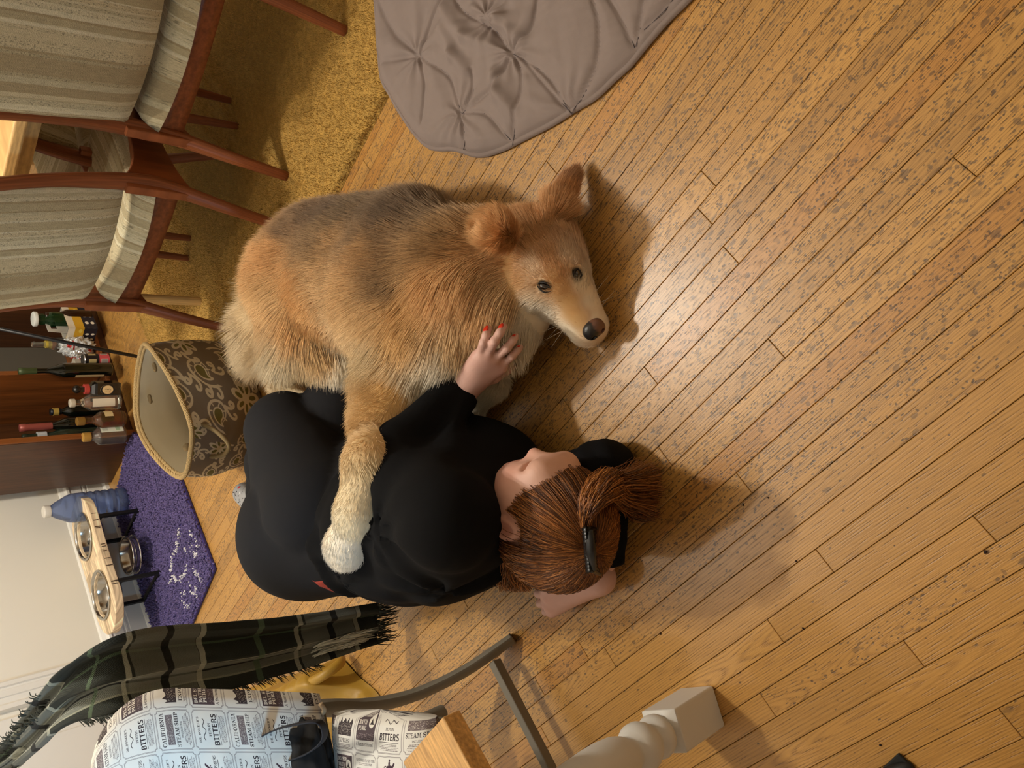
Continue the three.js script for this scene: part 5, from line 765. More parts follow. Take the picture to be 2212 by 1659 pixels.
  const capIn = (x, y, z) => { const a = V3(x, y, z).sub(O), b = a.dot(f), h = a.dot(c), d = a.dot(l); return b - (0.058 + 0.022 * sstep(0.0, 0.075, h) - 0.052 * sstep(-0.012, -0.05, h) - 0.012 * sstep(0.03, 0.07, Math.abs(d)) + 0.007 * nz(h * 90, d * 90, 3)); };
  const capF = (x, y, z) => { const a = ellip(O.clone().addScaledVector(f, -0.014), c, f, [0.102, 0.1, 0.081]); return a(x, y, z); };
  const capE = ellip(O.clone().addScaledVector(f, -0.014), c, f, [0.102, 0.1, 0.081]), knot = bone(P(1262, 1120, 0.215), K, 0.03, 0.03), earHole = bone(earC.clone().addScaledVector(l, -0.01), earC.clone().addScaledVector(l, 0.03), 0.03, 0.034); void capF;
  const capFn = (x, y, z) => { let d = sminK(capE(x, y, z), knot(x, y, z) + 0.03, 0.02) - 0.0025 * nz(x * 60, y * 60, z * 25); d = Math.max(d, capIn(x, y, z)); return Math.max(d, -earHole(x, y, z)); };
  const gC = surfaceNet(V3(-0.38, 0.03, -1.0), V3(-0.06, 0.3, -0.62), 0.0055, capFn); tintGeo(gC, v => { const m = 0.75 + 0.3 * nz(v.x * 90, v.y * 90, v.z * 30); return hairC[2].map(q => q * m); });
  const hairM = phys(0xffffff, 0.45, { vertexColors: true, sheen: 0.2, sheenColor: new THREE.Color(0xc07a40) });
  const hair = part('hair', gC, hairM, person, 'auburn hair gathered with a claw clip');
  const R = rng(61), tubes = []; const fibre = (pts, r0, col) => { const cv = new THREE.CatmullRomCurve3(pts), n = 7, pos = [], colr = [], idx = []; for (let i = 0; i <= n; i++) { const t = i / n, p = cv.getPoint(t), tg = cv.getTangent(t), s = new THREE.Vector3().crossVectors(tg, Math.abs(tg.y) > 0.9 ? X : Y).normalize(), u = new THREE.Vector3().crossVectors(s, tg), r = r0 * (0.35 + 0.65 * Math.sin(Math.PI * Math.min(1, 0.15 + t * 0.8))); for (let j = 0; j < 3; j++) { const a = j * 2.094; pos.push(p.x + r * (s.x * Math.cos(a) + u.x * Math.sin(a)), p.y + r * (s.y * Math.cos(a) + u.y * Math.sin(a)), p.z + r * (s.z * Math.cos(a) + u.z * Math.sin(a))); colr.push(...col); } } for (let i = 0; i < n; i++) for (let j = 0; j < 3; j++) { const a = i * 3 + j, b = i * 3 + (j + 1) % 3; idx.push(a, a + 3, b, b, a + 3, b + 3); } const g = new THREE.BufferGeometry(); g.setAttribute('position', new THREE.Float32BufferAttribute(pos, 3)); g.setAttribute('color', new THREE.Float32BufferAttribute(colr, 3)); g.setIndex(idx); g.computeVertexNormals(); tubes.push(g); };
  const pickC = () => { const k = hairC[Math.floor(R() * hairC.length)], m = 0.8 + 0.4 * R(); return k.map(q => q * m); };
  const onCap = (dir, lift) => { const q = dir.clone().normalize(); const a = q.dot(c) / 0.102, b = q.dot(f) / 0.1, d = q.dot(l) / 0.081, r = 1 / Math.sqrt(a * a + b * b + d * d); return O.clone().addScaledVector(f, -0.014).addScaledVector(q, r + lift); };
  const Kd = K.clone().sub(O).normalize();
  for (let i = 0; i < 15000; i++) { // combed from hairline and nape to the clip
    const q = V3(R() - 0.5, R() - 0.5, R() - 0.5).normalize(); const p = onCap(q, 0); if (capIn(p.x, p.y, p.z) > (R() < 0.12 ? 0.008 : 0.001) || p.y < 0.09 || p.distanceTo(earC) < 0.03) continue;
    const lift = 0.0005 + R() * 0.004, pts = [], w = (R() - 0.5) * 0.14, w2 = (R() - 0.5) * 0.14; for (let k = 0; k <= 4; k++) { const t = k / 4 * (0.75 + 0.25 * R()), dd = q.clone().lerp(Kd, t); dd.addScaledVector(f, w * Math.sin(t * 3.1)).addScaledVector(c, w2 * Math.sin(t * 3.1)); pts.push(onCap(dd, lift * (0.3 + Math.sin(Math.PI * (0.1 + 0.8 * t))) + 0.012 * t * t)); } if (pts.some(v => v.distanceTo(earC) < 0.03)) continue; fibre(pts, 0.00055, pickC());
  }
  for (let i = 0; i < 1500; i++) { // loose hair at the nape, falling onto the shoulder and forearm
    const a = P(1085 + R() * 70, 1180 + R() * 60, 0.2 - R() * 0.05), e = P(1078 + R() * 70, 1225 + R() * 55, 0.13 - R() * 0.06); fibre([a, a.clone().lerp(e, 0.5).add(V3((R() - 0.5) * 0.02, 0.02 * R(), (R() - 0.5) * 0.02)), e], 0.0008, pickC());
  }
  for (let i = 0; i < 700; i++) { const a = P(1085 + R() * 25, 1155 + R() * 40, 0.215), e = P(1090 + R() * 60, 1215 + R() * 60, 0.17 - R() * 0.05); fibre([a, a.clone().lerp(e, 0.5).add(V3(-0.01 * R(), 0.012 * R(), 0.01 * R())), e], 0.0008, pickC()); }
  for (let i = 0; i < 0; i++) { // wound round the knot under the clip
    const a0 = R() * 6.28, r0 = 0.016 + 0.014 * R(), q0 = P(1262, 1120, 0.212).lerp(K, R()), pts = []; for (let k = 0; k <= 4; k++) { const a = a0 + k * 0.55; pts.push(q0.clone().add(V3(Math.cos(a) * r0, 0.012 + 0.016 * R() * 0.3 + r0 * 0.55 * Math.sin(k * 0.78), Math.sin(a) * r0))); } fibre(pts, 0.0009, pickC());
  }
  const gs = () => (R() + R() + R()) / 1.5 - 1;                                                    // soft spread in -1..1
  for (let i = 0; i < 5200; i++) { // the tail: up out of the clip, puffing over towards the face side, then down to the floor
    const u = gs(), v = gs(), q = R(), a = P(1262 + 12 * gs(), 1140 + 22 * gs(), 0.21 + 0.008 * gs()), b = P(1272 + 26 * u, 1088 + 22 * v, 0.222 + 0.016 * gs()), d = P(1300 + 30 * u + 10 * q, 1050 + 34 * v, 0.19 + 0.025 * gs()), e2 = P(1330 + 30 * u + 20 * q, 1058 + 44 * v, 0.11 + 0.03 * gs()), e = P(1345 + 40 * u + 75 * q * q, 1055 + 78 * v, 0.008 + 0.03 * R()), w1 = V3(gs() * 0.012, 0, gs() * 0.012); d.add(w1); e2.sub(w1); fibre(q < 0.25 ? [a, b, d, e2] : [a, b, d, e2, e], 0.0006, pickC());
  }
  for (let i = 0; i < 500; i++) { const v = R(), a = P(1350, 1020 + 90 * v, 0.03 * R() + 0.006), e = P(1390 + 40 * R(), 1000 + 110 * v + 20 * R(), 0.004), m2 = a.clone().lerp(e, 0.5).add(V3((R() - 0.5) * 0.02, 0.008, (R() - 0.5) * 0.02)); fibre([a, m2, e], 0.0006, pickC()); }
  const strands = part('strands', mergeGeometries(tubes), hairM, hair); strands.userData.kind = 'stuff';
  const clip = part('hair_clip', (() => { const gs = [sweep([P(1272, 1142, 0.232), P(1276, 1188, 0.226), P(1280, 1228, 0.205)], [0.007, 0.009, 0.007], 10, 20, true, 0.6)]; for (let i = 0; i < 12; i++) { const t = i / 11, p = P(1272, 1142, 0.232).lerp(P(1280, 1228, 0.205), t), e = P(1268 - 8, 1142, 0.19).lerp(P(1268, 1240, 0.165), t), e2 = P(1288, 1142, 0.19).lerp(P(1296, 1240, 0.165), t); gs.push(sweep([e, p.clone().add(V3(0, 0.006, 0)), e2], [0.0034, 0.0046, 0.003], 6, 12)); } return join(gs); })(), mat(0x0c0c0d, 0.35), person, 'black claw clip'); void clip;
}
// ---------------------------------------------------------------- grey chair with newspaper-print cushions
const newsTex = canvasTex(2048, 1024, (g, w, h) => {
  g.fillStyle = '#d6d2ca'; g.fillRect(0, 0, w, h); const ink = '#2e2428', ink2 = '#5c5052', R = rng(3); g.textAlign = 'center';
  const T = (s, x, y, px, wgt = 'bold', fam = 'serif', maxW) => { g.font = wgt + ' ' + px + 'px ' + fam; g.fillStyle = ink; g.fillText(s, x, y, maxW); };
  const small = (x, y, ww, n, dy) => { g.fillStyle = ink2; for (let i = 0; i < n; i++) { const q = ww * (0.72 + 0.28 * R()); let a = x - q / 2; while (a < x + q / 2) { const k = 6 + R() * 16; g.fillRect(a, y + i * dy, k, dy * 0.42); a += k + 5; } } };
  const frame = (x, y, ww, hh, r) => { g.strokeStyle = ink2; g.lineWidth = 4; for (const d of [0, 9]) { g.beginPath(); g.moveTo(x + r + d, y + d); g.lineTo(x + ww - r - d, y + d); g.quadraticCurveTo(x + ww - r, y + r, x + ww - d, y + r + d); g.lineTo(x + ww - d, y + hh - r - d); g.quadraticCurveTo(x + ww - r, y + hh - r, x + ww - r - d, y + hh - d); g.lineTo(x + r + d, y + hh - d); g.quadraticCurveTo(x + r, y + hh - r, x + d, y + hh - r - d); g.lineTo(x + d, y + r + d); g.quadraticCurveTo(x + r, y + r, x + r + d, y + d); g.stroke(); } };
  const horse = (x, y, s) => { g.save(); g.translate(x, y); g.scale(s, s); g.fillStyle = '#3a2430'; g.beginPath(); g.ellipse(0, 0, 34, 13, -0.08, 0, 7); g.fill(); g.beginPath(); g.moveTo(24, -6); g.lineTo(46, -30); g.lineTo(60, -26); g.lineTo(52, -14); g.lineTo(34, 6); g.fill(); g.lineWidth = 6; g.strokeStyle = '#3a2430'; for (const [a, b, c, d] of [[24, 6, 44, 20], [18, 8, 26, 30], [-24, 6, -46, 18], [-18, 8, -30, 32]]) { g.beginPath(); g.moveTo(a, b); g.lineTo((a + c) / 2 + 6, (b + d) / 2); g.lineTo(c, d); g.stroke(); } g.beginPath(); g.moveTo(-32, -4); g.quadraticCurveTo(-52, -10, -58, 6); g.stroke(); g.beginPath(); g.ellipse(0, -24, 9, 17, 0.3, 0, 7); g.fill(); g.beginPath(); g.arc(6, -46, 8, 0, 7); g.fill(); g.restore(); };
  const cw = 512, ch = 512, kinds = ['bitters', 'depot', 'central', 'pony', 'california', 'train', 'depot', 'bitters'];
  for (let j = 0; j < 2; j++) for (let i = 0; i < 4; i++) {
    const x = i * cw + 14, y = j * ch + 14, ww = cw - 28, hh = ch - 28, cx = x + ww / 2, k = kinds[(i + j * 4)];
    frame(x, y, ww, hh, 30);
    if (k === 'bitters') { T("DR. BONKER'S", cx, y + 90, 44); g.strokeStyle = ink; g.lineWidth = 9; g.beginPath(); g.moveTo(cx - 130, y + 150); g.bezierCurveTo(cx - 60, y + 90, cx - 30, y + 220, cx + 20, y + 150); g.bezierCurveTo(cx + 60, y + 100, cx + 90, y + 200, cx + 140, y + 140); g.stroke(); T('PEPSIN', cx, y + 240, 46); T('BITTERS', cx, y + 340, 104, 'bold', 'sans-serif', 400); g.fillStyle = ink; g.fillRect(cx - 190, y + 358, 380, 6); small(cx, y + 380, 360, 5, 16); }
    if (k === 'depot') { g.fillStyle = '#4a3c40'; g.fillRect(x + 40, y + 46, ww - 80, hh - 170); g.fillStyle = '#dcd6ca'; g.font = 'bold 66px serif'; g.fillText('DEL SUR', cx - 60, y + 120, 250); g.fillText('BATH', cx - 90, y + 190, 180); g.fillText('PURE', cx - 90, y + 250, 180); g.beginPath(); g.arc(cx + 105, y + 160, 66, 0, 7); g.fill(); g.fillStyle = ink; g.beginPath(); g.moveTo(cx + 55, y + 190); g.quadraticCurveTo(cx + 95, y + 170, cx + 100, y + 110); g.quadraticCurveTo(cx + 112, y + 170, cx + 158, y + 190); g.closePath(); g.fill(); g.fillStyle = '#9a8c8a'; for (let q = 0; q < 120; q++) g.fillRect(x + 50 + R() * (ww - 110), y + 280 + R() * 70, 10, 4); T('A Summer Home!', cx, y + hh - 62, 58, 'bold', 'serif', 400); }
    if (k === 'central') { T('SAN FRANCISCO TO NEW YORK', cx, y + 90, 46, 'bold', 'serif', 420); small(cx, y + 108, 360, 2, 16); T('CENTRAL and UNION', cx, y + 220, 74, 'bold', 'serif', 420); T('PACIFIC RAILROADS', cx, y + 280, 44, 'normal', 'serif', 380); small(cx, y + 300, 390, 3, 18); T('CHANGE OF TIME', cx, y + 420, 64, 'bold', 'serif', 400); small(cx, y + 434, 330, 2, 14); }
    if (k === 'pony') { horse(cx, y + 120, 1.7); T('PONY EXPRESS', cx, y + 240, 58, 'bold', 'serif', 400); g.fillStyle = ink; g.fillRect(cx - 150, y + 258, 300, 8); T('NEWS', cx, y + 320, 40); small(cx, y + 345, 380, 7, 17); }
    if (k === 'california') { T('CALIFORNIA', cx, y + 110, 78, 'bold', 'serif', 420); g.fillStyle = '#6c5f60'; g.fillRect(x + 60, y + 135, ww - 120, 100); g.fillStyle = '#cfc8bc'; for (let q = 0; q < 160; q++) g.fillRect(x + 64 + R() * (ww - 140), y + 138 + R() * 90, 9, 3); T('STEAM SHIP', cx, y + 310, 72, 'bold', 'serif', 420); T('INCLUDING', cx, y + 360, 34); small(cx, y + 380, 390, 5, 17); }
    if (k === 'train') { g.fillStyle = '#33292c'; g.beginPath(); g.moveTo(x + 60, y + 330); for (let q = 0; q <= 20; q++) g.lineTo(x + 60 + q * (ww - 120) / 20, y + 150 + 60 * Math.sin(q * 1.3) * R() + 40 * R()); g.lineTo(x + ww - 60, y + 330); g.fill(); g.fillStyle = '#b9b0a6'; for (let q = 0; q < 200; q++) g.fillRect(x + 70 + R() * (ww - 150), y + 190 + R() * 130, 6, 5); T('EXPRESS!', cx, y + 410, 66, 'bold', 'serif', 380); small(cx, y + 430, 360, 3, 16); }
  }
});
const newsM = (ru, rv, ou, ov, rot = 0) => { const t = newsTex.clone(); t.repeat.set(ru, rv); t.offset.set(ou, ov); t.rotation = rot; t.needsUpdate = true; return mat(0xffffff, 0.85, { map: t, side: THREE.DoubleSide }); };
const greyPaint = mat(0x7c7568, 0.55);
function pillowGeo(origin, U, V, N, w, h, th, arch, nu = 44, nv = 44) { // puffy cushion: U width, V height, N thickness; arch rounds the top
  const f = s => (u, v) => { const a = 2 * u - 1, b = 2 * v - 1; let y = b, x = a; const hw = v > 1 - arch ? Math.sqrt(Math.max(0, 1 - Math.pow((v - (1 - arch)) / arch, 2))) * 0.985 + 0.015 : 1 - 0.03 * Math.pow(1 - v, 3); x = a * hw; const e = (1 - Math.pow(Math.abs(a), 3.2)) * (1 - Math.pow(Math.abs(b), 4)); const t = s * th * Math.pow(Math.max(e, 0), 0.42) + 0.003 * nz(a * 5, b * 5, s) * e; return origin.clone().addScaledVector(U, x * w / 2).addScaledVector(V, (y + 1) / 2 * h).addScaledVector(N, t); };
  const g1 = sheet(f(1), nu, nv), g2 = sheet(f(-1), nu, nv); g2.index.array.reverse(); g2.computeVertexNormals(); return join([g1, g2]);
}
{
  const c = thing('grey_chair', 'low grey painted chair with newspaper-print seat and back', 'chair');
  const boardLeg = (pts, w, th, up) => sweep(pts, w, 12, 48, true, th, up);
  part('leg', boardLeg([P(1108, 1378, 0.004), P(1075, 1402, 0.03), P(1000, 1452, 0.085), P(890, 1503, 0.165), P(780, 1527, 0.25), P(690, 1530, 0.325), P(560, 1545, 0.42)], [0.024, 0.025, 0.026, 0.028, 0.031, 0.031, 0.028], 0.42, V3(-0.8, 0.0, 0.6)), greyPaint, c);
  const off = V3(-0.34, 0, 0.1);
  part('leg', boardLeg([P(1108, 1378, 0.004), P(1000, 1452, 0.085), P(890, 1503, 0.165), P(780, 1527, 0.25), P(690, 1530, 0.325), P(560, 1545, 0.42)].map(p => p.add(off)), [0.024, 0.026, 0.028, 0.031, 0.031, 0.028], 0.42, V3(-0.8, 0, 0.6)), greyPaint, c);
  const sA = P(1068, 1428, 0.052), sB = P(1192, 1668, 0.055), sd = sB.clone().sub(sA); sB.addScaledVector(sd, 0.4); const sl = sA.distanceTo(sB), sg = boxAt(0.017, 0.02, sl, 0, 0, 0, 0.002); sg.applyMatrix4(new THREE.Matrix4().lookAt(sB, sA, V3(0, 1, 0)).setPosition(sA.clone().lerp(sB, 0.5))); part('stretcher', sg, greyPaint, c);
  const U = V3(-0.97, 0, 0.22).normalize(), Fz = V3(0.22, 0, 0.97).normalize(), Y = V3(0, 1, 0);
  // seat frame and the front post top beside the cushion
  const so = P(820, 1540, 0.33).addScaledVector(U, 0.19); const sb = boxAt(0.36, 0.03, 0.3, 0, 0, 0, 0.006); sb.applyMatrix4(new THREE.Matrix4().makeBasis(U.clone().negate(), Y, Fz).setPosition(so.clone().setY(0.315))); part('seat_frame', sb, greyPaint, c);
  { const q = P(908, 1562, 0.33); part('post_cap', new THREE.CylinderGeometry(0.013, 0.013, 0.05, 16).translate(q.x, q.y - 0.02, q.z), greyPaint, c); }
  // legs under the frame's left side stand outside the picture
  for (const z of [0.12]) { const q = so.clone().addScaledVector(U, 0.15).addScaledVector(Fz, z); part('leg', new THREE.CylinderGeometry(0.014, 0.011, 0.31, 12).translate(q.x, 0.155, q.z), greyPaint, c); }
  const b0 = P(690, 1492, 0.385), b1 = P(262, 1484, 0.645), V = b1.clone().sub(b0), vh = V.length() * 1.22; V.normalize(); const bU = V3(-0.95, 0, 0.31).normalize(), N = new THREE.Vector3().crossVectors(bU, V).normalize(); if (N.z < 0) N.negate();
  const bc = b0.clone().addScaledVector(bU, 0.165).addScaledVector(N, -0.01);
  part('back_frame', (() => { const g = boxAt(0.26, vh * 0.75, 0.018, 0, 0, 0, 0.005); g.applyMatrix4(new THREE.Matrix4().makeBasis(bU.clone().negate(), V, N).setPosition(bc.clone().addScaledVector(V, vh * 0.36).addScaledVector(N, -0.028))); return g; })(), greyPaint, c);
  const back = single('back_cushion', 'tall arched chair-back cushion in newspaper print', 'cushion', pillowGeo(bc, bU.clone().negate(), V, N, 0.33, vh, 0.045, 0.4), newsM(1.35, 3.5, 0.02, 0.03)); void back;
  const seat = single('seat_cushion', 'newspaper-print seat cushion on the grey chair', 'cushion', pillowGeo(P(822, 1532, 0.362).addScaledVector(U, 0.36), Fz, U.clone().negate(), Y, 0.27, 0.36, 0.042, 0.001), newsM(1.1, 2.9, 0.1, 0.52)); void seat;
  for (const [x, y, z] of [[692, 1520, 0.4]]) { const q = P(x, y, z); part('cushion_tie', sweep([q, P(x + 8, y + 12, z - 0.005), P(x + 2, y + 28, z - 0.02), P(x + 10, y + 45, z - 0.03)], [0.004, 0.004], 8, 20), mat(0x9c8466, 0.9), c, 'jute rope tie'); }
}
// ---------------------------------------------------------------- plaid scarf over the chair back
{
  const tex = canvasTex(512, 1024, (g, w, h) => { g.fillStyle = '#2a2e28'; g.fillRect(0, 0, w, h); const band = (p, t, c, v) => { g.fillStyle = c; v ? g.fillRect(p, 0, t, h) : g.fillRect(0, p, w, t); }; for (const [p, t, c] of [[90, 120, 'rgba(158,160,150,0.7)'], [80, 10, 'rgba(190,190,170,0.75)'], [214, 10, 'rgba(190,190,170,0.75)'], [140, 14, 'rgba(20,22,20,0.85)'], [340, 14, 'rgba(90,110,84,0.8)'], [400, 60, 'rgba(60,66,62,0.7)']]) band(p, t, c, true); for (let k = 0; k < 3; k++) for (const [p, t, c] of [[60, 130, 'rgba(158,160,150,0.6)'], [48, 11, 'rgba(200,200,182,0.8)'], [196, 11, 'rgba(200,200,182,0.8)'], [110, 15, 'rgba(16,18,16,0.85)'], [280, 12, 'rgba(96,116,90,0.8)']]) band(p + k * 345, t, c, false); const d = g.getImageData ? null : null; void d; });
  const weave = dataTex(256, 256, (x, y) => { const v = 128 + 60 * Math.sin((x + y) * 0.8) + 60 * nz(x / 3, y / 3); return [v, v, v]; }, false); weave.repeat.set(3, 8);
  const m = mat(0xffffff, 0.97, { map: tex, bumpMap: weave, bumpScale: 0.0018, side: THREE.DoubleSide });
  const t = thing('plaid_scarf', 'dark plaid scarf with fringe hanging over the grey chair back', 'scarf');
  // centre line and half-width, from the far end over the top and down to the floor
  const C = [[-10, 1655, 0.60], [30, 1622, 0.64], [90, 1560, 0.655], [165, 1490, 0.645], [250, 1452, 0.6], [370, 1430, 0.5], [500, 1412, 0.385], [620, 1390, 0.27], [720, 1368, 0.17], [815, 1346, 0.075]].map(q => P(...q)); const cc = new THREE.CatmullRomCurve3(C, false, 'centripetal'), hw = [0.06, 0.075, 0.085, 0.085, 0.078, 0.072, 0.066, 0.058, 0.05, 0.044];
  const wdir = t2 => { const e = project(cc.getPoint(t2)); void e; return V3(0.66, 0.1, 0.5).lerp(V3(0.86, 0.0, 0.1), sstep(0.25, 0.6, t2)).normalize(); };
  const at = (u, v) => { const p = cc.getPoint(v), k = v * 9, i = Math.min(8, Math.floor(k)), w = mix(hw[i], hw[i + 1], k - i), d = wdir(v), a = 2 * u - 1, tg = cc.getTangent(v), n = new THREE.Vector3().crossVectors(d, tg).normalize(); if (n.z < 0) n.negate(); const fold = 0.02 * Math.sin(a * 7 + 3 * v + 2 * nz(v * 3, 1)) * (0.6 + 0.4 * nz(v * 4, a * 2)) + 0.006 * nz(a * 6, v * 9); return p.addScaledVector(d, a * w).addScaledVector(n, fold); };
  part('cloth', sheet(at, 70, 200, 0.0025), m, t);
  const R = rng(6), fr = (v, dir, n, L, cols) => { const gs = []; for (let i = 0; i < n; i++) { const u = i / (n - 1), p = at(u, v), e = p.clone().addScaledVector(dir, L * (0.7 + 0.6 * R())).add(V3((R() - 0.5) * 0.02, (R() - 0.5) * 0.008, (R() - 0.5) * 0.02)); e.y = Math.max(0.004, e.y); const g = sweep([p, p.clone().lerp(e, 0.5).add(V3((R() - 0.5) * 0.008, 0.003, (R() - 0.5) * 0.008)), e], [0.0013, 0.0011, 0.0005], 5, 8); const c = cols[Math.floor(R() * cols.length)]; tintGeo(g, () => c); gs.push(g); } return gs; };
  const yarnA = lin(44, 48, 42), yarnB = lin(120, 116, 104), yarnC = lin(196, 194, 180), fm = mat(0xffffff, 0.95, { vertexColors: true }); const hang = V3(0.03, -0.9, 0.35).normalize();
  part('fringe', fr(1, hang, 90, 0.035, [yarnA]), fm, t); part('fringe', fr(0.0, V3(-0.3, -0.1, -0.8), 60, 0.03, [yarnA]), fm, t);
  // pale side fringe on the fold and ragged edge
  const side = []; for (let i = 0; i < 130; i++) { const v = 0.84 + 0.1 * R(), p = at(0.1 + 0.25 * R(), v).add(V3(0, 0.004, 0.006)), e = p.clone().add(V3(0.01 + 0.012 * (R() - 0.5), -0.03 - 0.02 * R(), 0.012 + 0.02 * R())); const g = sweep([p, p.clone().lerp(e, 0.5).add(V3(0.004, 0.004, 0.004)), e], [0.0014, 0.0012, 0.0005], 5, 6); const c = yarnC; tintGeo(g, () => c); side.push(g); } for (let i = 0; i < 260; i++) { const v = 0.35 + 0.5 * R(), p = at(0.0, v), e = p.clone().add(V3(-0.012 * R(), -0.008 * R(), 0.01 + 0.012 * R())); const g = sweep([p, e.clone().lerp(p, 0.5), e], [0.001, 0.0008, 0.0004], 4, 4); const c = yarnA; tintGeo(g, () => c); side.push(g); } for (let i = 0; i < 200; i++) { const v = 0.04 + 0.2 * R(), p = at(0.55 + 0.45 * R(), v), e = p.clone().add(V3(0.012 * (R() - 0.2), 0.012 * R(), -0.02 * R())); const g = sweep([p, e.clone().lerp(p, 0.5).add(V3(0, 0.004, 0)), e], [0.0014, 0.0011, 0.0005], 4, 4); const c = yarnA; tintGeo(g, () => c); side.push(g); }
  part('side_fringe', side, fm, t, 'pale loose fringe along the edge');
}
// ---------------------------------------------------------------- yellow padded mailer on the floor
{
  const t = thing('yellow_bag', 'crumpled mustard yellow bag on the floor under the chair', 'bag'), q = [[505, 1512], [560, 1478], [640, 1455], [705, 1432], [738, 1420], [778, 1462], [822, 1508], [800, 1560], [700, 1600], [590, 1590]].map(([x, y]) => P(x, y, 0.002)), ctr = P(690, 1515, 0.0), cv = new THREE.CatmullRomCurve3(q, true, 'centripetal', 0.1);
  const m = phys(0xa8822c, 0.5, { clearcoat: 0.15, side: THREE.DoubleSide }); const ridge = [P(735, 1428, 0.03), P(680, 1470, 0.09), P(580, 1505, 0.1)];
  const hgt = (x, z, e) => { let r = 0; for (let i = 0; i < 2; i++) { const a = ridge[i], b = ridge[i + 1], dx = b.x - a.x, dz = b.z - a.z, k = clamp(((x - a.x) * dx + (z - a.z) * dz) / (dx * dx + dz * dz), 0, 1), d = Math.hypot(x - a.x - dx * k, z - a.z - dz * k); r = Math.max(r, mix(a.y, b.y, k) * Math.exp(-d * d / 0.0022)); } return 0.003 + (0.035 * Math.min(1, Math.sqrt(Math.max(e, 0) / 0.08)) + r + 0.012 * Math.abs(nz(x * 16, z * 16)) + 0.006 * nz(x * 40, z * 30, 2)) * Math.min(1, e / 0.02 + 0.05); };
  const g = sheet((u, v) => { const o = cv.getPoint(u), x = mix(o.x, ctr.x, v), z = mix(o.z, ctr.z, v), e = Math.hypot(x - o.x, z - o.z); return V3(x, hgt(x, z, e), z); }, 140, 46); g.index.array.reverse(); g.computeVertexNormals(); part('bag_skin', g, m, t);
  part('rolled_edge', sweep([P(738, 1414, 0.02), P(735, 1432, 0.045), P(700, 1458, 0.085), P(640, 1488, 0.1), P(580, 1510, 0.09)], [0.006, 0.012, 0.012, 0.012, 0.008], 10, 40), m, t); part('seam', sweep([P(790, 1512, 0.05), P(720, 1525, 0.06), P(660, 1540, 0.06)].map(p => p.setY(hgt(p.x, p.z, 0.07) + 0.001)), [0.0012, 0.0012], 5, 20), mat(0x7a5210, 0.6), t);
}
// ---------------------------------------------------------------- navy harness strap, rope toy and cloth heaped on the seat
{
  const st = thing('webbing_strap', 'navy blue webbing strap looped over the newspaper cushions', 'strap'), nv = mat(0x14151f, 0.85, { side: THREE.DoubleSide });
  const ribbon = (pts, w, dir) => { const cv = new THREE.CatmullRomCurve3(pts, false, 'centripetal'); return sheet((u, v) => cv.getPoint(v).addScaledVector(dir, (u - 0.5) * w), 4, 70, 0.0022); };
  part('strap_loop', ribbon([P(545, 1650, 0.47), P(545, 1615, 0.478), P(580, 1585, 0.482), P(640, 1566, 0.478), P(690, 1562, 0.465), P(700, 1590, 0.452), P(670, 1622, 0.45), P(610, 1645, 0.455), P(560, 1668, 0.455)], 0.022, V3(0.25, 0.75, 0.6).normalize()), nv, st);
  part('strap_tail', ribbon([P(548, 1610, 0.475), P(556, 1640, 0.47), P(575, 1680, 0.46), P(600, 1720, 0.45)], 0.03, V3(0.7, 0.5, 0.5).normalize()), nv, st);
  const rp = thing('rope_toy', 'cream twisted cotton rope end beside the navy strap', 'rope'), rm = mat(0xa89a78, 0.95);
  for (let k = 0; k < 3; k++) { const A = P(530, 1632, 0.455), B = P(552, 1572, 0.47), d = B.clone().sub(A), s = V3(0.6, 0, 0.8), n = V3(0, 1, 0), pts = []; for (let i = 0; i <= 16; i++) { const a = i / 16, ph = a * 7 + k * 2.094; pts.push(A.clone().addScaledVector(d, a).addScaledVector(s, 0.009 * Math.cos(ph)).addScaledVector(n, 0.009 * Math.sin(ph))); } part('rope_strand', sweep(pts, [0.0095, 0.0095], 8, 50), rm, rp); }
  single('white_stick', 'pale stick poking through the navy strap', 'stick', sweep([P(560, 1625, 0.45), P(575, 1645, 0.447), P(605, 1672, 0.44)], [0.0095, 0.0095], 14, 16), mat(0xcfc2a0, 0.6));
  const lump = (px, py, y, rx, ry, rz, seed) => { const g = new THREE.IcosahedronGeometry(1, 8), q = g.attributes.position, o = P(px, py, y); for (let i = 0; i < q.count; i++) { const v = V3().fromBufferAttribute(q, i), n = v.clone(); v.multiplyScalar(1 + 0.22 * nz(n.x * 2.2 + seed, n.y * 2.2, n.z * 2.2) + 0.08 * nz(n.x * 7, n.y * 7, n.z * 7 + seed)); q.setXYZ(i, o.x + v.x * rx, o.y + v.y * ry, o.z + v.z * rz); } const m = mergeVertices(g.deleteAttribute('normal').deleteAttribute('uv')); m.computeVertexNormals(); return m; };
  single('black_cloth', 'black cloth bunched on the newspaper seat cushion', 'cloth', lump(655, 1650, 0.425, 0.075, 0.038, 0.062, 2), mat(0x09090b, 0.95));
  single('dark_garment', 'dark garment with a green edge lying against the back cushion', 'garment', lump(520, 1690, 0.455, 0.05, 0.022, 0.06, 5), mat(0x2a3a16, 0.95));
  // corner of a wooden tray on the seat
  const tr = thing('wooden_tray', 'pale wooden tray corner resting on the newspaper seat cushion', 'tray'), tm = phys(0xffffff, 0.5, { map: woodTex(206, 160, 98, 52) }), a = P(888, 1638, 0.44), bx = boxAt(0.12, 0.028, 0.2, 0.06, 0, 0.1, 0.002); bx.applyMatrix4(new THREE.Matrix4().makeBasis(V3(0.69, 0, 0.72), V3(0, 1, 0), V3(-0.72, 0, 0.69)).setPosition(a)); part('tray_board', bx, tm, tr);
}
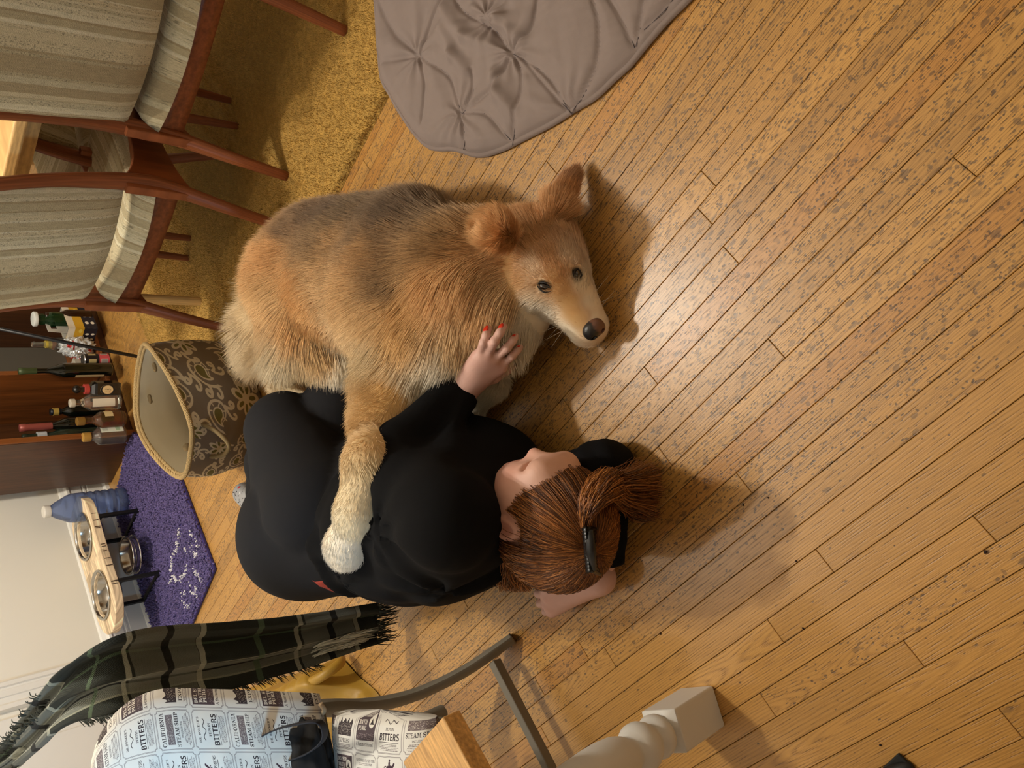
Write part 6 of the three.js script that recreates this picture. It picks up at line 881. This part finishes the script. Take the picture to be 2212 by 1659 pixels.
// ---------------------------------------------------------------- white table with turned legs (only its corner leg is in the picture)
{
  const f = P(1518, 1526, 0), t = thing('white_table', 'white table with turned leg on a square foot block', 'table', V3(f.x, 0, f.z), 0.3), m = mat(0xd9d6d0, 0.45), s = 0.062;
  const prof = [[0.024, 0.118], [0.03, 0.124], [0.0315, 0.132], [0.029, 0.141], [0.024, 0.146], [0.0245, 0.151], [0.03, 0.157], [0.034, 0.167], [0.034, 0.178], [0.0295, 0.188], [0.0235, 0.194], [0.023, 0.2], [0.028, 0.209], [0.033, 0.225], [0.0355, 0.25], [0.0355, 0.28], [0.033, 0.33], [0.028, 0.4], [0.023, 0.47], [0.021, 0.5], [0.026, 0.51], [0.026, 0.52], [0.021, 0.53]];
  const legG = (x, z) => { const blk = boxAt(s, 0.112, s, x, 0.056, z, 0.004), ch = new THREE.CylinderGeometry(0.027, s / 2 * 1.38, 0.012, 4, 1).rotateY(Math.PI / 4).translate(x, 0.1175, z), top = boxAt(s, 0.12, s, x, 0.59, z, 0.004); return [blk, ch, lathe(prof, 36).translate(x, 0, z), top]; };
  for (const [x, z] of [[0, 0], [-0.95, 0], [0, 0.75], [-0.95, 0.75]]) part('leg', legG(x, z), m, t);
  part('apron', [boxAt(0.9, 0.08, 0.018, -0.475, 0.605, 0), boxAt(0.9, 0.08, 0.018, -0.475, 0.605, 0.75), boxAt(0.018, 0.08, 0.7, 0, 0.605, 0.375), boxAt(0.018, 0.08, 0.7, -0.95, 0.605, 0.375)], m, t); part('table_top', boxAt(1.04, 0.024, 0.85, -0.485, 0.662, 0.375, 0.006), phys(0xffffff, 0.4, { map: woodTex(190, 146, 92, 61) }), t);
}
// ---------------------------------------------------------------- laptop on that table: its cool screen lights the back cushion
{
  const o = V3(-0.86, 0.676, -0.5), t = thing('laptop', 'open laptop with a glowing pale blue screen on the white table', 'laptop', o, 0.12), gr = mat(0x8e9094, 0.4, { metalness: 0.7 });
  part('keyboard_base', boxAt(0.3, 0.012, 0.2, 0, 0.006, -0.1, 0.004), gr, t); part('lid', boxAt(0.3, 0.2, 0.007, 0, 0.11, 0.006, 0.003), gr, t);
  part('screen', boxAt(0.28, 0.175, 0.001, 0, 0.112, 0.0018, 0), new THREE.MeshStandardMaterial({ color: 0x0a0a0a, emissive: COOL, emissiveIntensity: 1.6 }), t);
  const l = new THREE.RectAreaLight(COOL, 75, 0.28, 0.175); l.position.set(0, 0.112, -0.002); l.lookAt(0, 0.112, -1); l.name = 'screen_light'; t.add(l); l.rotation.set(0, 0, 0);
}
// ---------------------------------------------------------------- crumbs on the floor and the tip of a shoe
for (const [px, py, k, i] of [[1427, 1368, 0.0035, 0], [1735, 1357, 0.003, 1], [1902, 1609, 0.003, 2], [1606, 1091, 0.0028, 3], [1660, 1075, 0.0025, 4], [1720, 1212, 0.003, 5], [2129, 1192, 0.004, 6]]) { const p = P(px, py, 0); single('crumb', 'dark crumb lying on the bare floor boards', 'crumb', new THREE.IcosahedronGeometry(k * 0.6, 1).scale(1, 0.7, 0.8), mat(0x2a1812, 0.9), V3(p.x, k * 0.33, p.z), i, 'crumbs on the floor'); }
{ const p = P(1925, 1690, 0.0), g = new THREE.SphereGeometry(1, 24, 16, 0, 6.2832, 0, 1.75); g.scale(0.018, 0.016, 0.045); const t = thing('shoe', 'black rounded shoe toe at the floor edge', 'shoe', V3(p.x, 0.004, p.z), 0.9); part('toe_cap', g, mat(0x0c0c0d, 0.6), t); part('sole', boxAt(0.036, 0.006, 0.086, 0, 0.0, 0, 0.002), mat(0x1a1a1a, 0.8), t); }
renderer.render(scene, camera);
